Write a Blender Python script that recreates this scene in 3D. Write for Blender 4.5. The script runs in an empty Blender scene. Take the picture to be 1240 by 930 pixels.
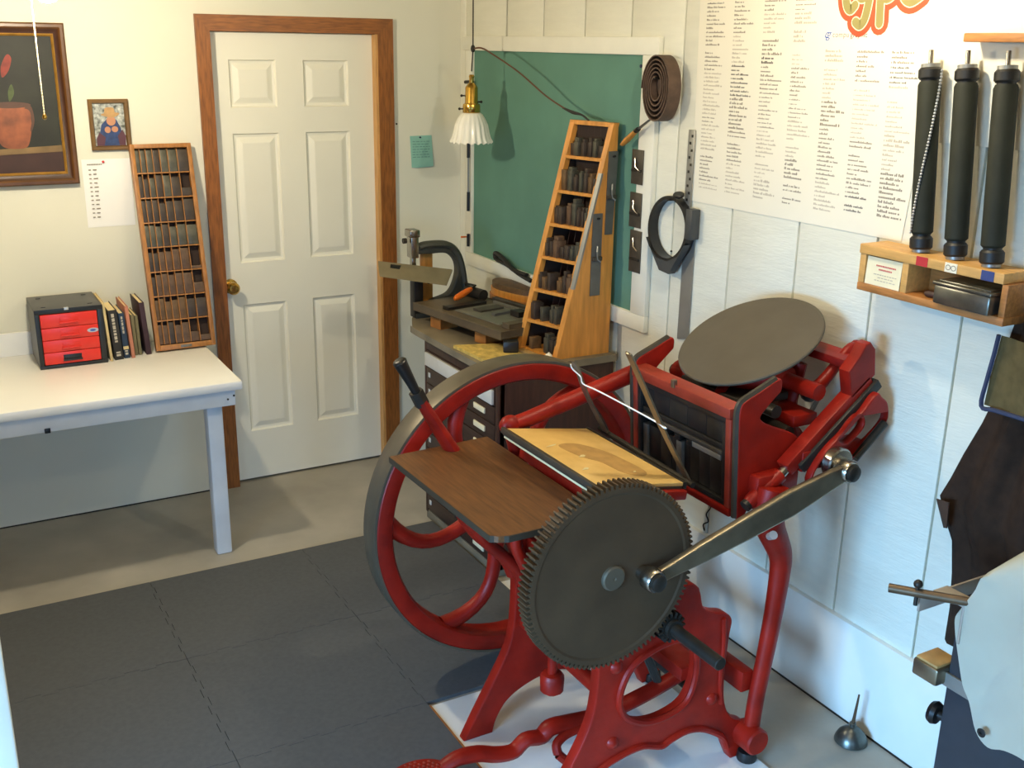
import bpy, bmesh, math, random
from mathutils import Vector, Matrix
C = bpy.context.scene.collection
SC = bpy.context.scene
random.seed(7)
PI = math.pi

# ------------------------------------------------------------------ camera, world, lights, exposure
cam = bpy.data.cameras.new('camera'); camo = bpy.data.objects.new('camera', cam); C.objects.link(camo)
F_PX, YAW, PITCH, ROLL = 1290.343, 0.51716, -0.30869, 0.01633
CAM = Vector((-2.37158, -4.68696, 2.01278))
cam.sensor_fit = 'HORIZONTAL'; cam.sensor_width = 36.0; cam.lens = 36.0 * F_PX / 1240.0
cam.clip_start = 0.05
_f = Vector((math.sin(YAW) * math.cos(PITCH), math.cos(YAW) * math.cos(PITCH), math.sin(PITCH)))
_r = Vector((math.cos(YAW), -math.sin(YAW), 0)); _u = _r.cross(_f)
_r2 = math.cos(ROLL) * _r + math.sin(ROLL) * _u; _u2 = -math.sin(ROLL) * _r + math.cos(ROLL) * _u
camo.matrix_world = Matrix(((_r2.x, _u2.x, -_f.x, CAM.x), (_r2.y, _u2.y, -_f.y, CAM.y), (_r2.z, _u2.z, -_f.z, CAM.z), (0, 0, 0, 1)))
SC.camera = camo

W = bpy.data.worlds.new('world'); SC.world = W; W.use_nodes = True
W.node_tree.nodes['Background'].inputs[0].default_value = (0.45, 0.68, 1.0, 1)
W.node_tree.nodes['Background'].inputs[1].default_value = 1.0
SC.view_settings.view_transform = 'Standard'; SC.view_settings.look = 'None'
SC.view_settings.exposure = 0.0; SC.view_settings.gamma = 1.0; SC.view_settings.use_curve_mapping = False

def area(name, loc, target, sx, sy, power, col):
    l = bpy.data.lights.new(name, 'AREA'); l.shape = 'RECTANGLE'; l.size = sx; l.size_y = sy; l.energy = power; l.color = col
    o = bpy.data.objects.new(name, l); C.objects.link(o); o.location = loc
    o.rotation_euler = (Vector(target) - Vector(loc)).to_track_quat('-Z', 'Y').to_euler(); return o
# daylight (sky light falling downwards) through the low windows in the left and front walls, outside the frame
DAY = (0.27, 0.58, 1.0)
l1 = area('window_daylight_left', (-4.36, -3.95, 1.05), (-0.2, -2.75, -0.45), 1.5, 0.9, 56, DAY); l1.data.spread = math.radians(70)
l2 = area('window_daylight_front', (-2.3, -5.96, 1.15), (-1.5, -0.7, -0.1), 1.7, 0.9, 7, DAY); l2.data.spread = math.radians(60)
# ceiling tubes over the middle of the room, behind the camera
WARM = (1.0, 0.88, 0.66)
WARM2 = (1.0, 0.90, 0.70)
area('ceiling_tube_light', (-1.9, -3.7, 2.5), (-1.9, -3.7, 0), 1.2, 0.35, 11, (1.0, 0.88, 0.64))
BULB_A = 1150.0
BULB_B = 480.0

# ------------------------------------------------------------------ materials
def S(r, g, b):
    f = lambda v: (v / 255.0) / 12.92 if v <= 10.3 else (((v / 255.0) + 0.055) / 1.055) ** 2.4
    return (f(r), f(g), f(b))
def mat(name, col, rough=0.6, metal=0.0, var=0.12, scale=12.0, stretch=(1, 1, 1), bump=0.0, bscale=None, col2=None, spec=0.5, detail=6.0, emit=None):
    m = bpy.data.materials.new(name); m.use_nodes = True
    nt = m.node_tree; b = nt.nodes['Principled BSDF']
    b.inputs['Roughness'].default_value = rough; b.inputs['Metallic'].default_value = metal
    b.inputs['Specular IOR Level'].default_value = spec
    tc = nt.nodes.new('ShaderNodeTexCoord'); mp = nt.nodes.new('ShaderNodeMapping')
    mp.inputs['Scale'].default_value = stretch
    nt.links.new(tc.outputs['Object'], mp.inputs[0])
    n = nt.nodes.new('ShaderNodeTexNoise'); n.inputs['Scale'].default_value = scale; n.inputs['Detail'].default_value = detail
    nt.links.new(mp.outputs[0], n.inputs['Vector'])
    cr = nt.nodes.new('ShaderNodeValToRGB')
    c2 = col2 if col2 else tuple(min(1, c * (1 + var)) for c in col)
    c1 = tuple(c * (1 - var) for c in col)
    cr.color_ramp.elements[0].position = 0.32; cr.color_ramp.elements[1].position = 0.68
    cr.color_ramp.elements[0].color = (*c1, 1); cr.color_ramp.elements[1].color = (*c2, 1)
    nt.links.new(n.outputs['Fac'], cr.inputs[0]); nt.links.new(cr.outputs[0], b.inputs['Base Color'])
    if bump:
        n2 = nt.nodes.new('ShaderNodeTexNoise'); n2.inputs['Scale'].default_value = bscale or scale * 3; n2.inputs['Detail'].default_value = 4
        nt.links.new(mp.outputs[0], n2.inputs['Vector'])
        bp = nt.nodes.new('ShaderNodeBump'); bp.inputs['Strength'].default_value = bump; bp.inputs['Distance'].default_value = 0.004
        nt.links.new(n2.outputs['Fac'], bp.inputs['Height']); nt.links.new(bp.outputs[0], b.inputs['Normal'])
    if emit:
        b.inputs['Emission Color'].default_value = (*emit[0], 1); b.inputs['Emission Strength'].default_value = emit[1]
    return m
M = {}
M['drywall'] = mat('cream drywall paint', S(228, 226, 208), 0.85, var=0.02, scale=3, bump=0.05, bscale=120)
M['siding'] = mat('painted siding', S(226, 224, 206), 0.6, var=0.03, scale=6, stretch=(1, 1, 6), bump=0.35, bscale=28)
M['stem'] = mat('painted concrete stem wall', S(226, 226, 216), 0.6, var=0.03, scale=5, bump=0.12, bscale=30)
M['trimwhite'] = mat('cream trim paint', S(232, 230, 214), 0.5, var=0.03, scale=8)
M['doorwhite'] = mat('white door paint', S(238, 235, 218), 0.42, var=0.015, scale=4)
M['concrete'] = mat('concrete floor', S(168, 162, 148), 0.55, var=0.16, scale=3.2, bump=0.15, bscale=40, detail=10)
M['ceil'] = mat('ceiling board', S(168, 158, 132), 0.9, var=0.04)
M['ply'] = mat('bare plywood lining', S(158, 124, 84), 0.8, var=0.15, scale=6, stretch=(1, 1, .3))
M['casing'] = mat('stained oak casing', S(142, 86, 38), 0.38, var=0.3, scale=26, stretch=(6, 6, 0.6), bump=0.06)
M['casing_h'] = mat('stained oak casing crosswise', S(142, 86, 38), 0.38, var=0.3, scale=26, stretch=(0.6, 6, 6), bump=0.06)
M['jamb'] = mat('clear pine jamb', S(206, 156, 92), 0.45, var=0.15, scale=24, stretch=(6, 6, 0.5))
M['brass'] = mat('polished brass', S(205, 165, 80), 0.22, 1.0, var=0.08)
M['mat'] = mat('grey foam', S(80, 82, 83), 0.78, var=0.08, scale=60, bump=0.12, bscale=300)
M['bench'] = mat('white bench paint', S(240, 240, 236), 0.35, var=0.015, scale=5)
M['benchleg'] = mat('bench frame white paint', S(222, 226, 228), 0.5, var=0.05, scale=9)
M['red'] = mat('red enamel', S(146, 24, 11), 0.42, spec=0.3, var=0.32, col2=S(160, 29, 13), scale=11, bump=0.25, bscale=38, detail=9)
M['redworn'] = mat('worn red enamel', S(142, 46, 28), 0.48, var=0.25, scale=14, bump=0.1, bscale=60)
M['iron'] = mat('bare cast iron', S(74, 58, 40), 0.55, 0.1, spec=0.3, var=0.2, scale=7, bump=0.1, bscale=90)
M['ironrim'] = mat('machined iron rim', S(104, 96, 80), 0.42, 0.5, var=0.1, scale=10)
M['irondark'] = mat('oily black iron', S(42, 38, 32), 0.45, 0.3, var=0.25, scale=20)
M['steel'] = mat('bright steel', S(176, 170, 158), 0.26, 1.0, var=0.1, scale=12)
M['steelworn'] = mat('worn steel', S(140, 128, 106), 0.36, 0.85, var=0.2, scale=15)
M['black'] = mat('black paint', S(24, 23, 22), 0.4, var=0.2)
M['disc'] = mat('ink disc iron', S(92, 84, 70), 0.65, 0.1, spec=0.3, var=0.08, scale=8, detail=8)
M['boardwood'] = mat('brown feed board wood', S(100, 64, 32), 0.45, var=0.3, scale=14, stretch=(9, 0.7, 9), bump=0.08)
M['boardedge'] = mat('dark board edge', S(58, 50, 38), 0.5, var=0.2)
M['tympan'] = mat('oiled manila tympan', S(214, 172, 96), 0.5, var=0.10, scale=10, col2=S(228, 190, 116))
M['tympandark'] = mat('tympan ink wear', S(176, 138, 78), 0.6, var=0.15, scale=30)
M['packing'] = mat('paper packing', S(220, 206, 160), 0.8, var=0.1)
M['pine'] = mat('honey pine', S(206, 140, 62), 0.42, var=0.18, scale=11, stretch=(5, 5, 0.6), bump=0.06)
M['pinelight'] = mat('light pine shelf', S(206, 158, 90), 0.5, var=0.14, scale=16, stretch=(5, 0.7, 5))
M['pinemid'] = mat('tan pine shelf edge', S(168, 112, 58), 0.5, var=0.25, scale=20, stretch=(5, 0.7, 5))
M['oakcase'] = mat('golden type case wood', S(166, 110, 52), 0.45, var=0.2, scale=18, stretch=(5, 5, 0.6))
M['typewood'] = mat('inked wood type', S(92, 68, 48), 0.55, var=0.3, scale=40, bump=0.1)
M['typedark'] = mat('dark inked wood type', S(60, 48, 38), 0.5, var=0.3, scale=40)
M['typegrey'] = mat('grey metal type', S(84, 82, 70), 0.42, 0.4, var=0.25, scale=40)
M['typebrown'] = mat('brown wood type', S(98, 72, 42), 0.55, var=0.3, scale=40)
M['hole'] = mat('dark inner wood and painted shade', S(46, 30, 20), 0.8, var=0.2)  # dark back panels; also the painted shade inside the wedge rack
M['walnut'] = mat('dark walnut', S(62, 36, 26), 0.5, var=0.3, scale=16, stretch=(4, 4, 0.6))
M['drawerwood'] = mat('dark drawer front', S(60, 40, 30), 0.5, var=0.25, scale=16, stretch=(4, 0.6, 4))
M['topgrey'] = mat('worn grey cabinet top', S(122, 112, 92), 0.55, var=0.2, scale=9)
M['stone'] = mat('dark imposing slab', S(94, 80, 60), 0.5, 0.1, var=0.2, scale=10)
M['blockwood'] = mat('orange wood block', S(158, 100, 44), 0.55, var=0.2, scale=18)
M['galley'] = mat('grey galley plate', S(128, 126, 114), 0.45, 0.5, var=0.15, scale=14)
M['orange'] = mat('orange handle', S(226, 108, 24), 0.35, var=0.1)
M['yellow'] = mat('yellow scuffed pad', S(196, 168, 88), 0.75, var=0.3, scale=40)
M['greenboard'] = mat('green chalk board', S(92, 136, 118), 0.75, var=0.06, scale=5)
M['paper'] = mat('white paper', S(244, 243, 238), 0.8, var=0.01)
M['poster'] = mat('cream poster paper', S(236, 230, 210), 0.7, var=0.02, scale=4)
M['ink'] = mat('black print', S(78, 72, 64), 0.8, var=0.1)
M['inkmid'] = mat('grey print', S(140, 130, 114), 0.8, var=0.1)
M['inkpale'] = mat('pale print', S(190, 180, 160), 0.8, var=0.1)
M['logored'] = mat('brick red print', S(196, 84, 48), 0.7, var=0.1, scale=6)
M['logocream'] = mat('cream print', S(250, 240, 200), 0.7, var=0.02)
M['logotan'] = mat('olive tan print', S(152, 140, 82), 0.7, var=0.05)
M['blueprint'] = mat('blue print', S(60, 96, 176), 0.7, var=0.05)
M['redprint'] = mat('pink red print', S(206, 96, 92), 0.7, var=0.05)
M['teal'] = mat('teal paper', S(146, 198, 182), 0.8, var=0.05)
M['tealink'] = mat('teal note ink', S(96, 140, 132), 0.8, var=0.05)
M['framewood'] = mat('brown picture frame', S(96, 62, 30), 0.35, var=0.2, scale=20)
M['framedark'] = mat('dark picture frame cove', S(66, 38, 22), 0.35, var=0.2, scale=20)
M['gilt'] = mat('gilt slip', S(172, 128, 56), 0.35, 0.4, var=0.2, scale=30)
M['paintdark'] = mat('painting dark ground', S(30, 32, 22), 0.6, var=0.4, scale=9)
M['painttable'] = mat('painting table top', S(120, 96, 60), 0.6, var=0.25, scale=12)
M['paintfront'] = mat('painting table front', S(58, 34, 28), 0.6, var=0.2, scale=12)
M['copper'] = mat('painted copper pot', S(140, 76, 42), 0.5, var=0.45, scale=14)
M['copperdark'] = mat('painted pot shade', S(84, 52, 34), 0.5, var=0.3, scale=10)
M['paintred'] = mat('painted red bloom', S(134, 48, 34), 0.6, var=0.3, scale=30)
M['paintgreen'] = mat('painted leaf', S(70, 84, 44), 0.6, var=0.3, scale=30)
M['photoframe'] = mat('olive wood photo frame', S(112, 82, 38), 0.4, var=0.2, scale=20)
M['photobg'] = mat('photo foliage', S(110, 120, 104), 0.4, var=0.7, scale=60, col2=S(210, 214, 206))
M['photohat'] = mat('photo straw hat', S(190, 150, 96), 0.4, var=0.15, scale=40)
M['photoskin'] = mat('photo skin', S(196, 140, 104), 0.4, var=0.1)
M['photoblue'] = mat('photo blue shirt', S(48, 66, 108), 0.4, var=0.3, scale=50)
M['photomaroon'] = mat('photo maroon sleeve', S(92, 54, 62), 0.4, var=0.2)
M['boxgrey'] = mat('dark grey steel box', S(74, 74, 74), 0.4, var=0.1, scale=6)
M['boxred'] = mat('red drawer front', S(222, 52, 40), 0.35, var=0.06, scale=8)
M['boxblack'] = mat('black box edge', S(32, 34, 36), 0.4, var=0.1)
M['silver'] = mat('silver badge', S(206, 208, 210), 0.3, 0.6, var=0.05)
M['whiteglass'] = mat('white milk glass', S(238, 236, 222), 0.2, var=0.02)
M['porcelain'] = mat('white porcelain', S(240, 238, 230), 0.3, var=0.02)
M['bulb'] = mat('lit bulb', (1, 1, 1), 0.5, emit=(WARM, BULB_A))
M['bulb2'] = mat('lit bulb by right wall', (1, 1, 1), 0.5, emit=(WARM2, BULB_B))
M['cord'] = mat('dark cord', S(38, 34, 28), 0.7, var=0.1)
M['cordbrown'] = mat('brown cord', S(92, 60, 40), 0.7, var=0.1)
M['leather'] = mat('brown leather belt', S(86, 66, 52), 0.65, var=0.25, scale=30)
M['charcoal'] = mat('charcoal plastic', S(64, 66, 66), 0.45, var=0.1)
M['alum'] = mat('dull grey metal', S(150, 150, 144), 0.42, 0.6, var=0.08, scale=10)
M['gauge'] = mat('dark grey metal strip', S(112, 110, 104), 0.42, 0.5, var=0.15, scale=16)
M['clip'] = mat('brown grey metal slide', S(86, 80, 70), 0.45, 0.5, var=0.25, scale=20)
M['rubber'] = mat('dark green black rubber', S(40, 42, 32), 0.7, spec=0.3, var=0.15, scale=14, bump=0.03)
M['rubberblack'] = mat('black roller truck', S(26, 25, 22), 0.5, var=0.1)
M['tin'] = mat('tarnished tin', S(120, 120, 112), 0.3, 0.85, var=0.25, scale=22)
M['apron'] = mat('brown apron cloth', S(66, 46, 32), 0.9, var=0.2, scale=30, bump=0.15, bscale=300)
M['olive'] = mat('olive apron bib', S(126, 110, 70), 0.9, var=0.12, scale=40, bump=0.15, bscale=300)
M['navy'] = mat('navy binding', S(48, 56, 82), 0.85, var=0.1)
M['slate'] = mat('dark slate machine paint', S(44, 48, 54), 0.5, var=0.08, scale=20, bump=0.05)
M['cover'] = mat('off white vinyl cover', S(226, 224, 206), 0.55, var=0.03, scale=10, bump=0.1, bscale=25)
M['fence'] = mat('brushed steel fence', S(176, 164, 150), 0.5, 0.3, var=0.1, scale=10)
M['whitepanel'] = mat('white hardboard', S(226, 226, 220), 0.45, var=0.04, scale=6)
M['chain'] = mat('pale bead chain', S(226, 214, 176), 0.4, 0.3, var=0.05)
M['canmetal'] = mat('tarnished oil can metal', S(104, 106, 100), 0.34, 0.85, var=0.25, scale=30)
M['rodbrown'] = mat('brown steel rod', S(100, 82, 62), 0.42, 0.6, var=0.2, scale=18)
M['whiteband'] = mat('white rubber band', S(246, 244, 236), 0.6, var=0.02)
M['redlabel'] = mat('red label', S(186, 44, 50), 0.6, var=0.08)
M['whitelabel'] = mat('white label', S(236, 228, 204), 0.6, var=0.08)
M['bluelabel'] = mat('blue label', S(48, 66, 122), 0.6, var=0.08)
M['cream'] = mat('cream card', S(236, 226, 190), 0.7, var=0.04)
M['bk_tan'] = mat('tan cloth cover', S(206, 184, 132), 0.7, var=0.08)
M['bk_black'] = mat('black book cloth', S(34, 32, 30), 0.6, var=0.15)
M['bk_blue'] = mat('blue book cloth', S(34, 54, 76), 0.6, var=0.15)
M['bk_pink'] = mat('faded red book cloth', S(188, 122, 96), 0.7, var=0.1)
M['bk_green'] = mat('grey green book cloth', S(116, 108, 76), 0.7, var=0.12)
M['bk_maroon'] = mat('dark maroon book cloth', S(56, 32, 40), 0.6, var=0.15)
M['pages'] = mat('book pages', S(222, 202, 150), 0.8, var=0.08, scale=60, stretch=(12, 1, 1))
M['whitelug'] = mat('white label strip', S(206, 204, 196), 0.6, var=0.05)
M['greyrag'] = mat('white rag', S(238, 232, 212), 0.9, var=0.05)
M['spearwood'] = mat('weathered wood', S(176, 140, 84), 0.6, var=0.2, scale=20)
M['greywood'] = mat('greyish tan plate', S(142, 128, 98), 0.5, 0.3, var=0.12, scale=14)
M['cast'] = mat('dark grey green casting', S(66, 66, 58), 0.5, 0.3, var=0.15, scale=14)
M['redtape'] = mat('red pin', S(190, 50, 50), 0.5)

# ------------------------------------------------------------------ mesh helpers
def cat(pts, n=6, closed=False):
    P = [Vector(p) for p in pts]; out = []; m = len(P)
    for i in range(m if closed else m - 1):
        if closed: a, b, c, d = P[(i - 1) % m], P[i], P[(i + 1) % m], P[(i + 2) % m]
        else: a, b, c, d = P[max(i - 1, 0)], P[i], P[i + 1], P[min(i + 2, m - 1)]
        for k in range(n):
            t = k / n
            out.append(0.5 * ((2 * b) + (c - a) * t + (2 * a - 5 * b + 4 * c - d) * t * t + (3 * b - a - 3 * c + d) * t ** 3))
    if not closed: out.append(P[-1])
    return out
def lerp_list(v, n):
    out = []
    for i in range(n):
        t = i / (n - 1) * (len(v) - 1); k = min(int(t), len(v) - 2); out.append(v[k] + (v[k + 1] - v[k]) * (t - k))
    return out
class MB:
    def __init__(s): s.bm = bmesh.new(); s.mi = 0
    def box(s, x0, x1, y0, y1, z0, z1, bev=0.0, mtx=None, mi=0):
        r = bmesh.ops.create_cube(s.bm, size=1.0); vs = r['verts']
        for v in vs: v.co = Vector(((x0 + x1) / 2 + v.co.x * (x1 - x0), (y0 + y1) / 2 + v.co.y * (y1 - y0), (z0 + z1) / 2 + v.co.z * (z1 - z0)))
        if mtx is not None:
            for v in vs: v.co = mtx @ v.co
        for f in set(f for v in vs for f in v.link_faces): f.material_index = mi
        if bev > 0:
            es = list(set(e for v in vs for e in v.link_edges))
            bmesh.ops.bevel(s.bm, geom=es, offset=min(bev, 0.45 * min(abs(x1 - x0), abs(y1 - y0), abs(z1 - z0))), segments=2, affect='EDGES', profile=0.5)
        return s
    def tube(s, path, rad, n=12, cap=True, flat=1.0, mi=0, up=None):
        P = [Vector(p) for p in path]; m = len(P)
        R = [rad] * m if not isinstance(rad, (list, tuple)) else (list(rad) if len(rad) == m else lerp_list(list(rad), m))
        T = []
        for i in range(m):
            d = P[min(i + 1, m - 1)] - P[max(i - 1, 0)]; T.append(d.normalized() if d.length > 1e-9 else Vector((0, 0, 1)))
        u = Vector(up) if up else (Vector((0, 1, 0)) if abs(T[0].y) < 0.9 else Vector((1, 0, 0)))
        rings = []
        for i in range(m):
            u = (u - T[i] * u.dot(T[i])); u = u.normalized() if u.length > 1e-6 else T[i].orthogonal().normalized()
            w = T[i].cross(u)
            rings.append([s.bm.verts.new(P[i] + (u * math.cos(2 * PI * k / n) * flat + w * math.sin(2 * PI * k / n)) * R[i]) for k in range(n)])
        for i in range(m - 1):
            for k in range(n):
                f = s.bm.faces.new((rings[i][k], rings[i][(k + 1) % n], rings[i + 1][(k + 1) % n], rings[i + 1][k])); f.material_index = mi
        if cap:
            f = s.bm.faces.new(rings[0][::-1]); f.material_index = mi; f = s.bm.faces.new(rings[-1]); f.material_index = mi
        return s
    def lathe(s, prof, org, axis, n=32, mi=0, closed=False):
        # prof: list of (radius, height along axis)
        a = Vector(axis).normalized(); u = a.orthogonal().normalized(); w = a.cross(u); o = Vector(org); rings = []
        for (r, h) in prof:
            if r < 1e-6: rings.append([s.bm.verts.new(o + a * h)])
            else: rings.append([s.bm.verts.new(o + a * h + (u * math.cos(2 * PI * k / n) + w * math.sin(2 * PI * k / n)) * r) for k in range(n)])
        prs = list(zip(rings[:-1], rings[1:]))
        if closed: prs.append((rings[-1], rings[0]))
        for A, B in prs:
            if len(A) == 1 and len(B) == 1: continue
            for k in range(n):
                k2 = (k + 1) % n
                if len(A) == 1: f = s.bm.faces.new((A[0], B[k2], B[k]))
                elif len(B) == 1: f = s.bm.faces.new((A[k], A[k2], B[0]))
                else: f = s.bm.faces.new((A[k], A[k2], B[k2], B[k]))
                f.material_index = mi
        return s
    def cyl(s, org, axis, r, h, n=20, bev=0.0, mi=0):
        b = min(bev, r * .5, h * .4)
        if b > 0: pr = [(0, 0), (r - b, 0), (r, b), (r, h - b), (r - b, h), (0, h)]
        else: pr = [(0, 0), (r, 0), (r, h), (0, h)]
        return s.lathe(pr, org, axis, n, mi)
    def ball(s, c, r, n=14, sc=(1, 1, 1)):
        k = bmesh.ops.create_uvsphere(s.bm, u_segments=n, v_segments=max(6, n // 2), radius=r)
        for v in k['verts']: v.co = Vector((v.co.x * sc[0], v.co.y * sc[1], v.co.z * sc[2])) + Vector(c)
        return s
    def poly(s, pts, thick=None, mi=0):
        # flat polygon, or a prism when thick is an offset vector
        a = [s.bm.verts.new(Vector(p)) for p in pts]
        f = s.bm.faces.new(a); f.material_index = mi
        if thick is not None:
            t = Vector(thick); b = [s.bm.verts.new(v.co + t) for v in a]
            g = s.bm.faces.new(b[::-1]); g.material_index = mi; n = len(a)
            for i in range(n):
                h = s.bm.faces.new((a[i], b[i], b[(i + 1) % n], a[(i + 1) % n])); h.material_index = mi
        return s
    def ribbon(s, path, wid, nrm, lift=0.0):
        # flat stroke with round ends lying in the plane with normal nrm
        N = Vector(nrm); P = [Vector(p) + N * lift for p in path]; m = len(P)
        Wd = lerp_list(list(wid), m) if isinstance(wid, (list, tuple)) else [wid] * m
        L, R = [], []
        for i in range(m):
            d = (P[min(i + 1, m - 1)] - P[max(i - 1, 0)]).normalized(); q = N.cross(d)
            L.append(s.bm.verts.new(P[i] + q * Wd[i])); R.append(s.bm.verts.new(P[i] - q * Wd[i]))
        for i in range(m - 1): s.bm.faces.new((R[i], R[i + 1], L[i + 1], L[i]))
        for c, w in ((P[0], Wd[0]), (P[-1], Wd[-1])):
            u = N.orthogonal().normalized(); v = N.cross(u)
            s.bm.faces.new([s.bm.verts.new(c + N * 0.00005 + (u * math.cos(2 * PI * k / 14) + v * math.sin(2 * PI * k / 14)) * w) for k in range(14)])
        return s
    def build(s, name, m, parent=None, smooth=35, kind=None, mtx=None, fixn=True):
        if fixn: bmesh.ops.recalc_face_normals(s.bm, faces=s.bm.faces[:])
        me = bpy.data.meshes.new(name); s.bm.to_mesh(me); s.bm.free()
        return link_mesh(name, me, m, parent, smooth, kind, mtx)
def wloc(o):
    l = Vector((0, 0, 0))
    while o is not None: l = l + o.location; o = o.parent
    return l
def link_mesh(name, me, m, parent=None, smooth=35, kind=None, mtx=None):
    if mtx is not None: me.transform(mtx)
    for x in (m if isinstance(m, (list, tuple)) else [m]): me.materials.append(M[x] if isinstance(x, str) else x)
    if smooth:
        for p in me.polygons: p.use_smooth = True
        me.set_sharp_from_angle(angle=math.radians(smooth))
    o = bpy.data.objects.new(name, me); C.objects.link(o)
    if len(me.vertices):
        xs = [v.co for v in me.vertices]
        lo = Vector((min(v.x for v in xs), min(v.y for v in xs), min(v.z for v in xs))); hi = Vector((max(v.x for v in xs), max(v.y for v in xs), max(v.z for v in xs)))
        c = Vector(((lo.x + hi.x) / 2, (lo.y + hi.y) / 2, lo.z))
        me.transform(Matrix.Translation(-c))
        if parent is not None:
            o.parent = parent; o.location = c - wloc(parent)
        else: o.location = c
    if kind: o['kind'] = kind
    return o
def thing(name, label, cat_, loc, group=None):
    o = bpy.data.objects.new(name, None); C.objects.link(o); o.location = loc; o.empty_display_size = 0.05
    o['label'] = label; o['category'] = cat_
    if group: o['group'] = group
    return o
def tag(o, label, cat_, group=None):
    o['label'] = label; o['category'] = cat_
    if group: o['group'] = group
    return o
def plate_mesh(name, outline, holes, d0, d1, bev=0.003):
    # outline in (x, z); plate spans y in [d0, d1]
    cu = bpy.data.curves.new('t', 'CURVE'); cu.dimensions = '2D'; cu.fill_mode = 'BOTH'
    for loop in [outline] + list(holes):
        sp = cu.splines.new('POLY'); sp.points.add(len(loop) - 1); sp.use_cyclic_u = True
        for p, q in zip(sp.points, loop): p.co = (q[0], q[1], 0, 1)
    b = min(bev, (d1 - d0) * .4); cu.bevel_depth = b; cu.bevel_resolution = 1; cu.extrude = (d1 - d0) / 2 - b; cu.offset = -b
    o = bpy.data.objects.new('t', cu); C.objects.link(o)
    dg = bpy.context.evaluated_depsgraph_get(); dg.update()
    me = bpy.data.meshes.new_from_object(o.evaluated_get(dg)); bpy.data.objects.remove(o); bpy.data.curves.remove(cu)
    me.name = name; me.materials.clear()
    ym = (d0 + d1) / 2
    me.transform(Matrix(((1, 0, 0, 0), (0, 0, -1, ym), (0, 1, 0, 0), (0, 0, 0, 1))))
    return me
def plate(name, outline, holes, d0, d1, m, parent, bev=0.003, smooth=35, mtx=None):
    return link_mesh(name, plate_mesh(name, outline, holes, d0, d1, bev), m, parent, smooth, None, mtx)
def text_mesh(body, size, mtx, shear=0.0, extrude=0.0002, spacing=1.0):
    cu = bpy.data.curves.new('t', 'FONT'); cu.body = body; cu.size = size; cu.shear = shear; cu.extrude = extrude; cu.space_character = spacing
    o = bpy.data.objects.new('t', cu); C.objects.link(o)
    dg = bpy.context.evaluated_depsgraph_get(); dg.update()
    me = bpy.data.meshes.new_from_object(o.evaluated_get(dg)); bpy.data.objects.remove(o); bpy.data.curves.remove(cu)
    me.materials.clear(); me.transform(mtx); return me
def copy_thing(src, loc, rot=None, label=None, sc=None):
    c = src.copy(); C.objects.link(c); c.location = loc
    if rot is not None: c.rotation_euler = rot
    if sc is not None: c.scale = sc
    if label: c['label'] = label
    for ch in src.children:
        d = ch.copy(); C.objects.link(d); d.parent = c
    return c
def sm(pts, n=5, closed=False): return [(p.x, p.y) for p in cat([(a, b, 0) for a, b in pts], n, closed)]
def ell(cx, cz, a, b, n=28, rot=0.0):
    o = []
    for k in range(n):
        t = 2 * PI * k / n; x, z = a * math.cos(t), b * math.sin(t)
        o.append((cx + x * math.cos(rot) - z * math.sin(rot), cz + x * math.sin(rot) + z * math.cos(rot)))
    return o
ORD = ['first', 'second', 'third', 'fourth', 'fifth', 'sixth', 'seventh', 'eighth', 'ninth']

# ------------------------------------------------------------------ the setting
ZC = 2.55; XL = -4.3; YF = -5.9
def struct(o): o['kind'] = 'structure'; return o
struct(MB().box(XL - .1, 0.15, YF - .1, 0.2, -0.1, 0.0).build('floor', 'concrete', smooth=0))
struct(MB().box(XL - .1, 0.15, YF - .1, 0.2, ZC, ZC + .1).build('ceiling', 'ceil', smooth=0))
# back wall with the door opening
wb = MB()
DX0, DX1, DT = -1.232, -0.433, 2.056
wb.box(XL - .1, DX0, 0.0, 0.1, 0, ZC); wb.box(DX1, 0.0, 0.0, 0.1, 0, ZC); wb.box(DX0, DX1, 0.0, 0.1, DT, ZC)
struct(wb.build('wall_back', 'drywall', smooth=0))
struct(MB().box(DX0 - .1, DX1 + .1, 0.1, 0.16, 0, 2.2).build('wall_behind_door', 'drywall', smooth=0))
wfr = MB(); FX0, FX1, FZ0, FZ1 = -3.2, -1.4, 0.65, 1.65
wfr.box(XL, FX0, YF - .1, YF, 0, ZC); wfr.box(FX1, 0, YF - .1, YF, 0, ZC); wfr.box(FX0, FX1, YF - .1, YF, 0, FZ0); wfr.box(FX0, FX1, YF - .1, YF, FZ1, ZC)
struct(wfr.build('wall_front', 'ply', smooth=0))
wf = MB()
for a, b, c, d in ((FX0, FX0 + .05, FZ0, FZ1), (FX1 - .05, FX1, FZ0, FZ1), (FX0, FX1, FZ0, FZ0 + .05), (FX0, FX1, FZ1 - .05, FZ1)): wf.box(a, b, YF - .05, YF + .015, c, d, .004)
struct(wf.build('window_2', 'trimwhite'))
wl = MB(); WY0, WY1, WZ0, WZ1 = -4.72, -3.18, 0.55, 1.55
wl.box(XL - .1, XL, YF, WY0, 0, ZC); wl.box(XL - .1, XL, WY1, 0, 0, ZC); wl.box(XL - .1, XL, WY0, WY1, 0, WZ0); wl.box(XL - .1, XL, WY0, WY1, WZ1, ZC)
struct(wl.build('wall_left', 'ply', smooth=0))
wf = MB()
for a, b, c, d in ((WY0, WY0 + .05, WZ0, WZ1), (WY1 - .05, WY1, WZ0, WZ1), (WY0, WY1, WZ0, WZ0 + .05), (WY0, WY1, WZ1 - .05, WZ1)): wf.box(XL - .08, XL + .015, a, b, c, d, .004)
struct(wf.build('window_1', 'trimwhite'))
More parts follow.
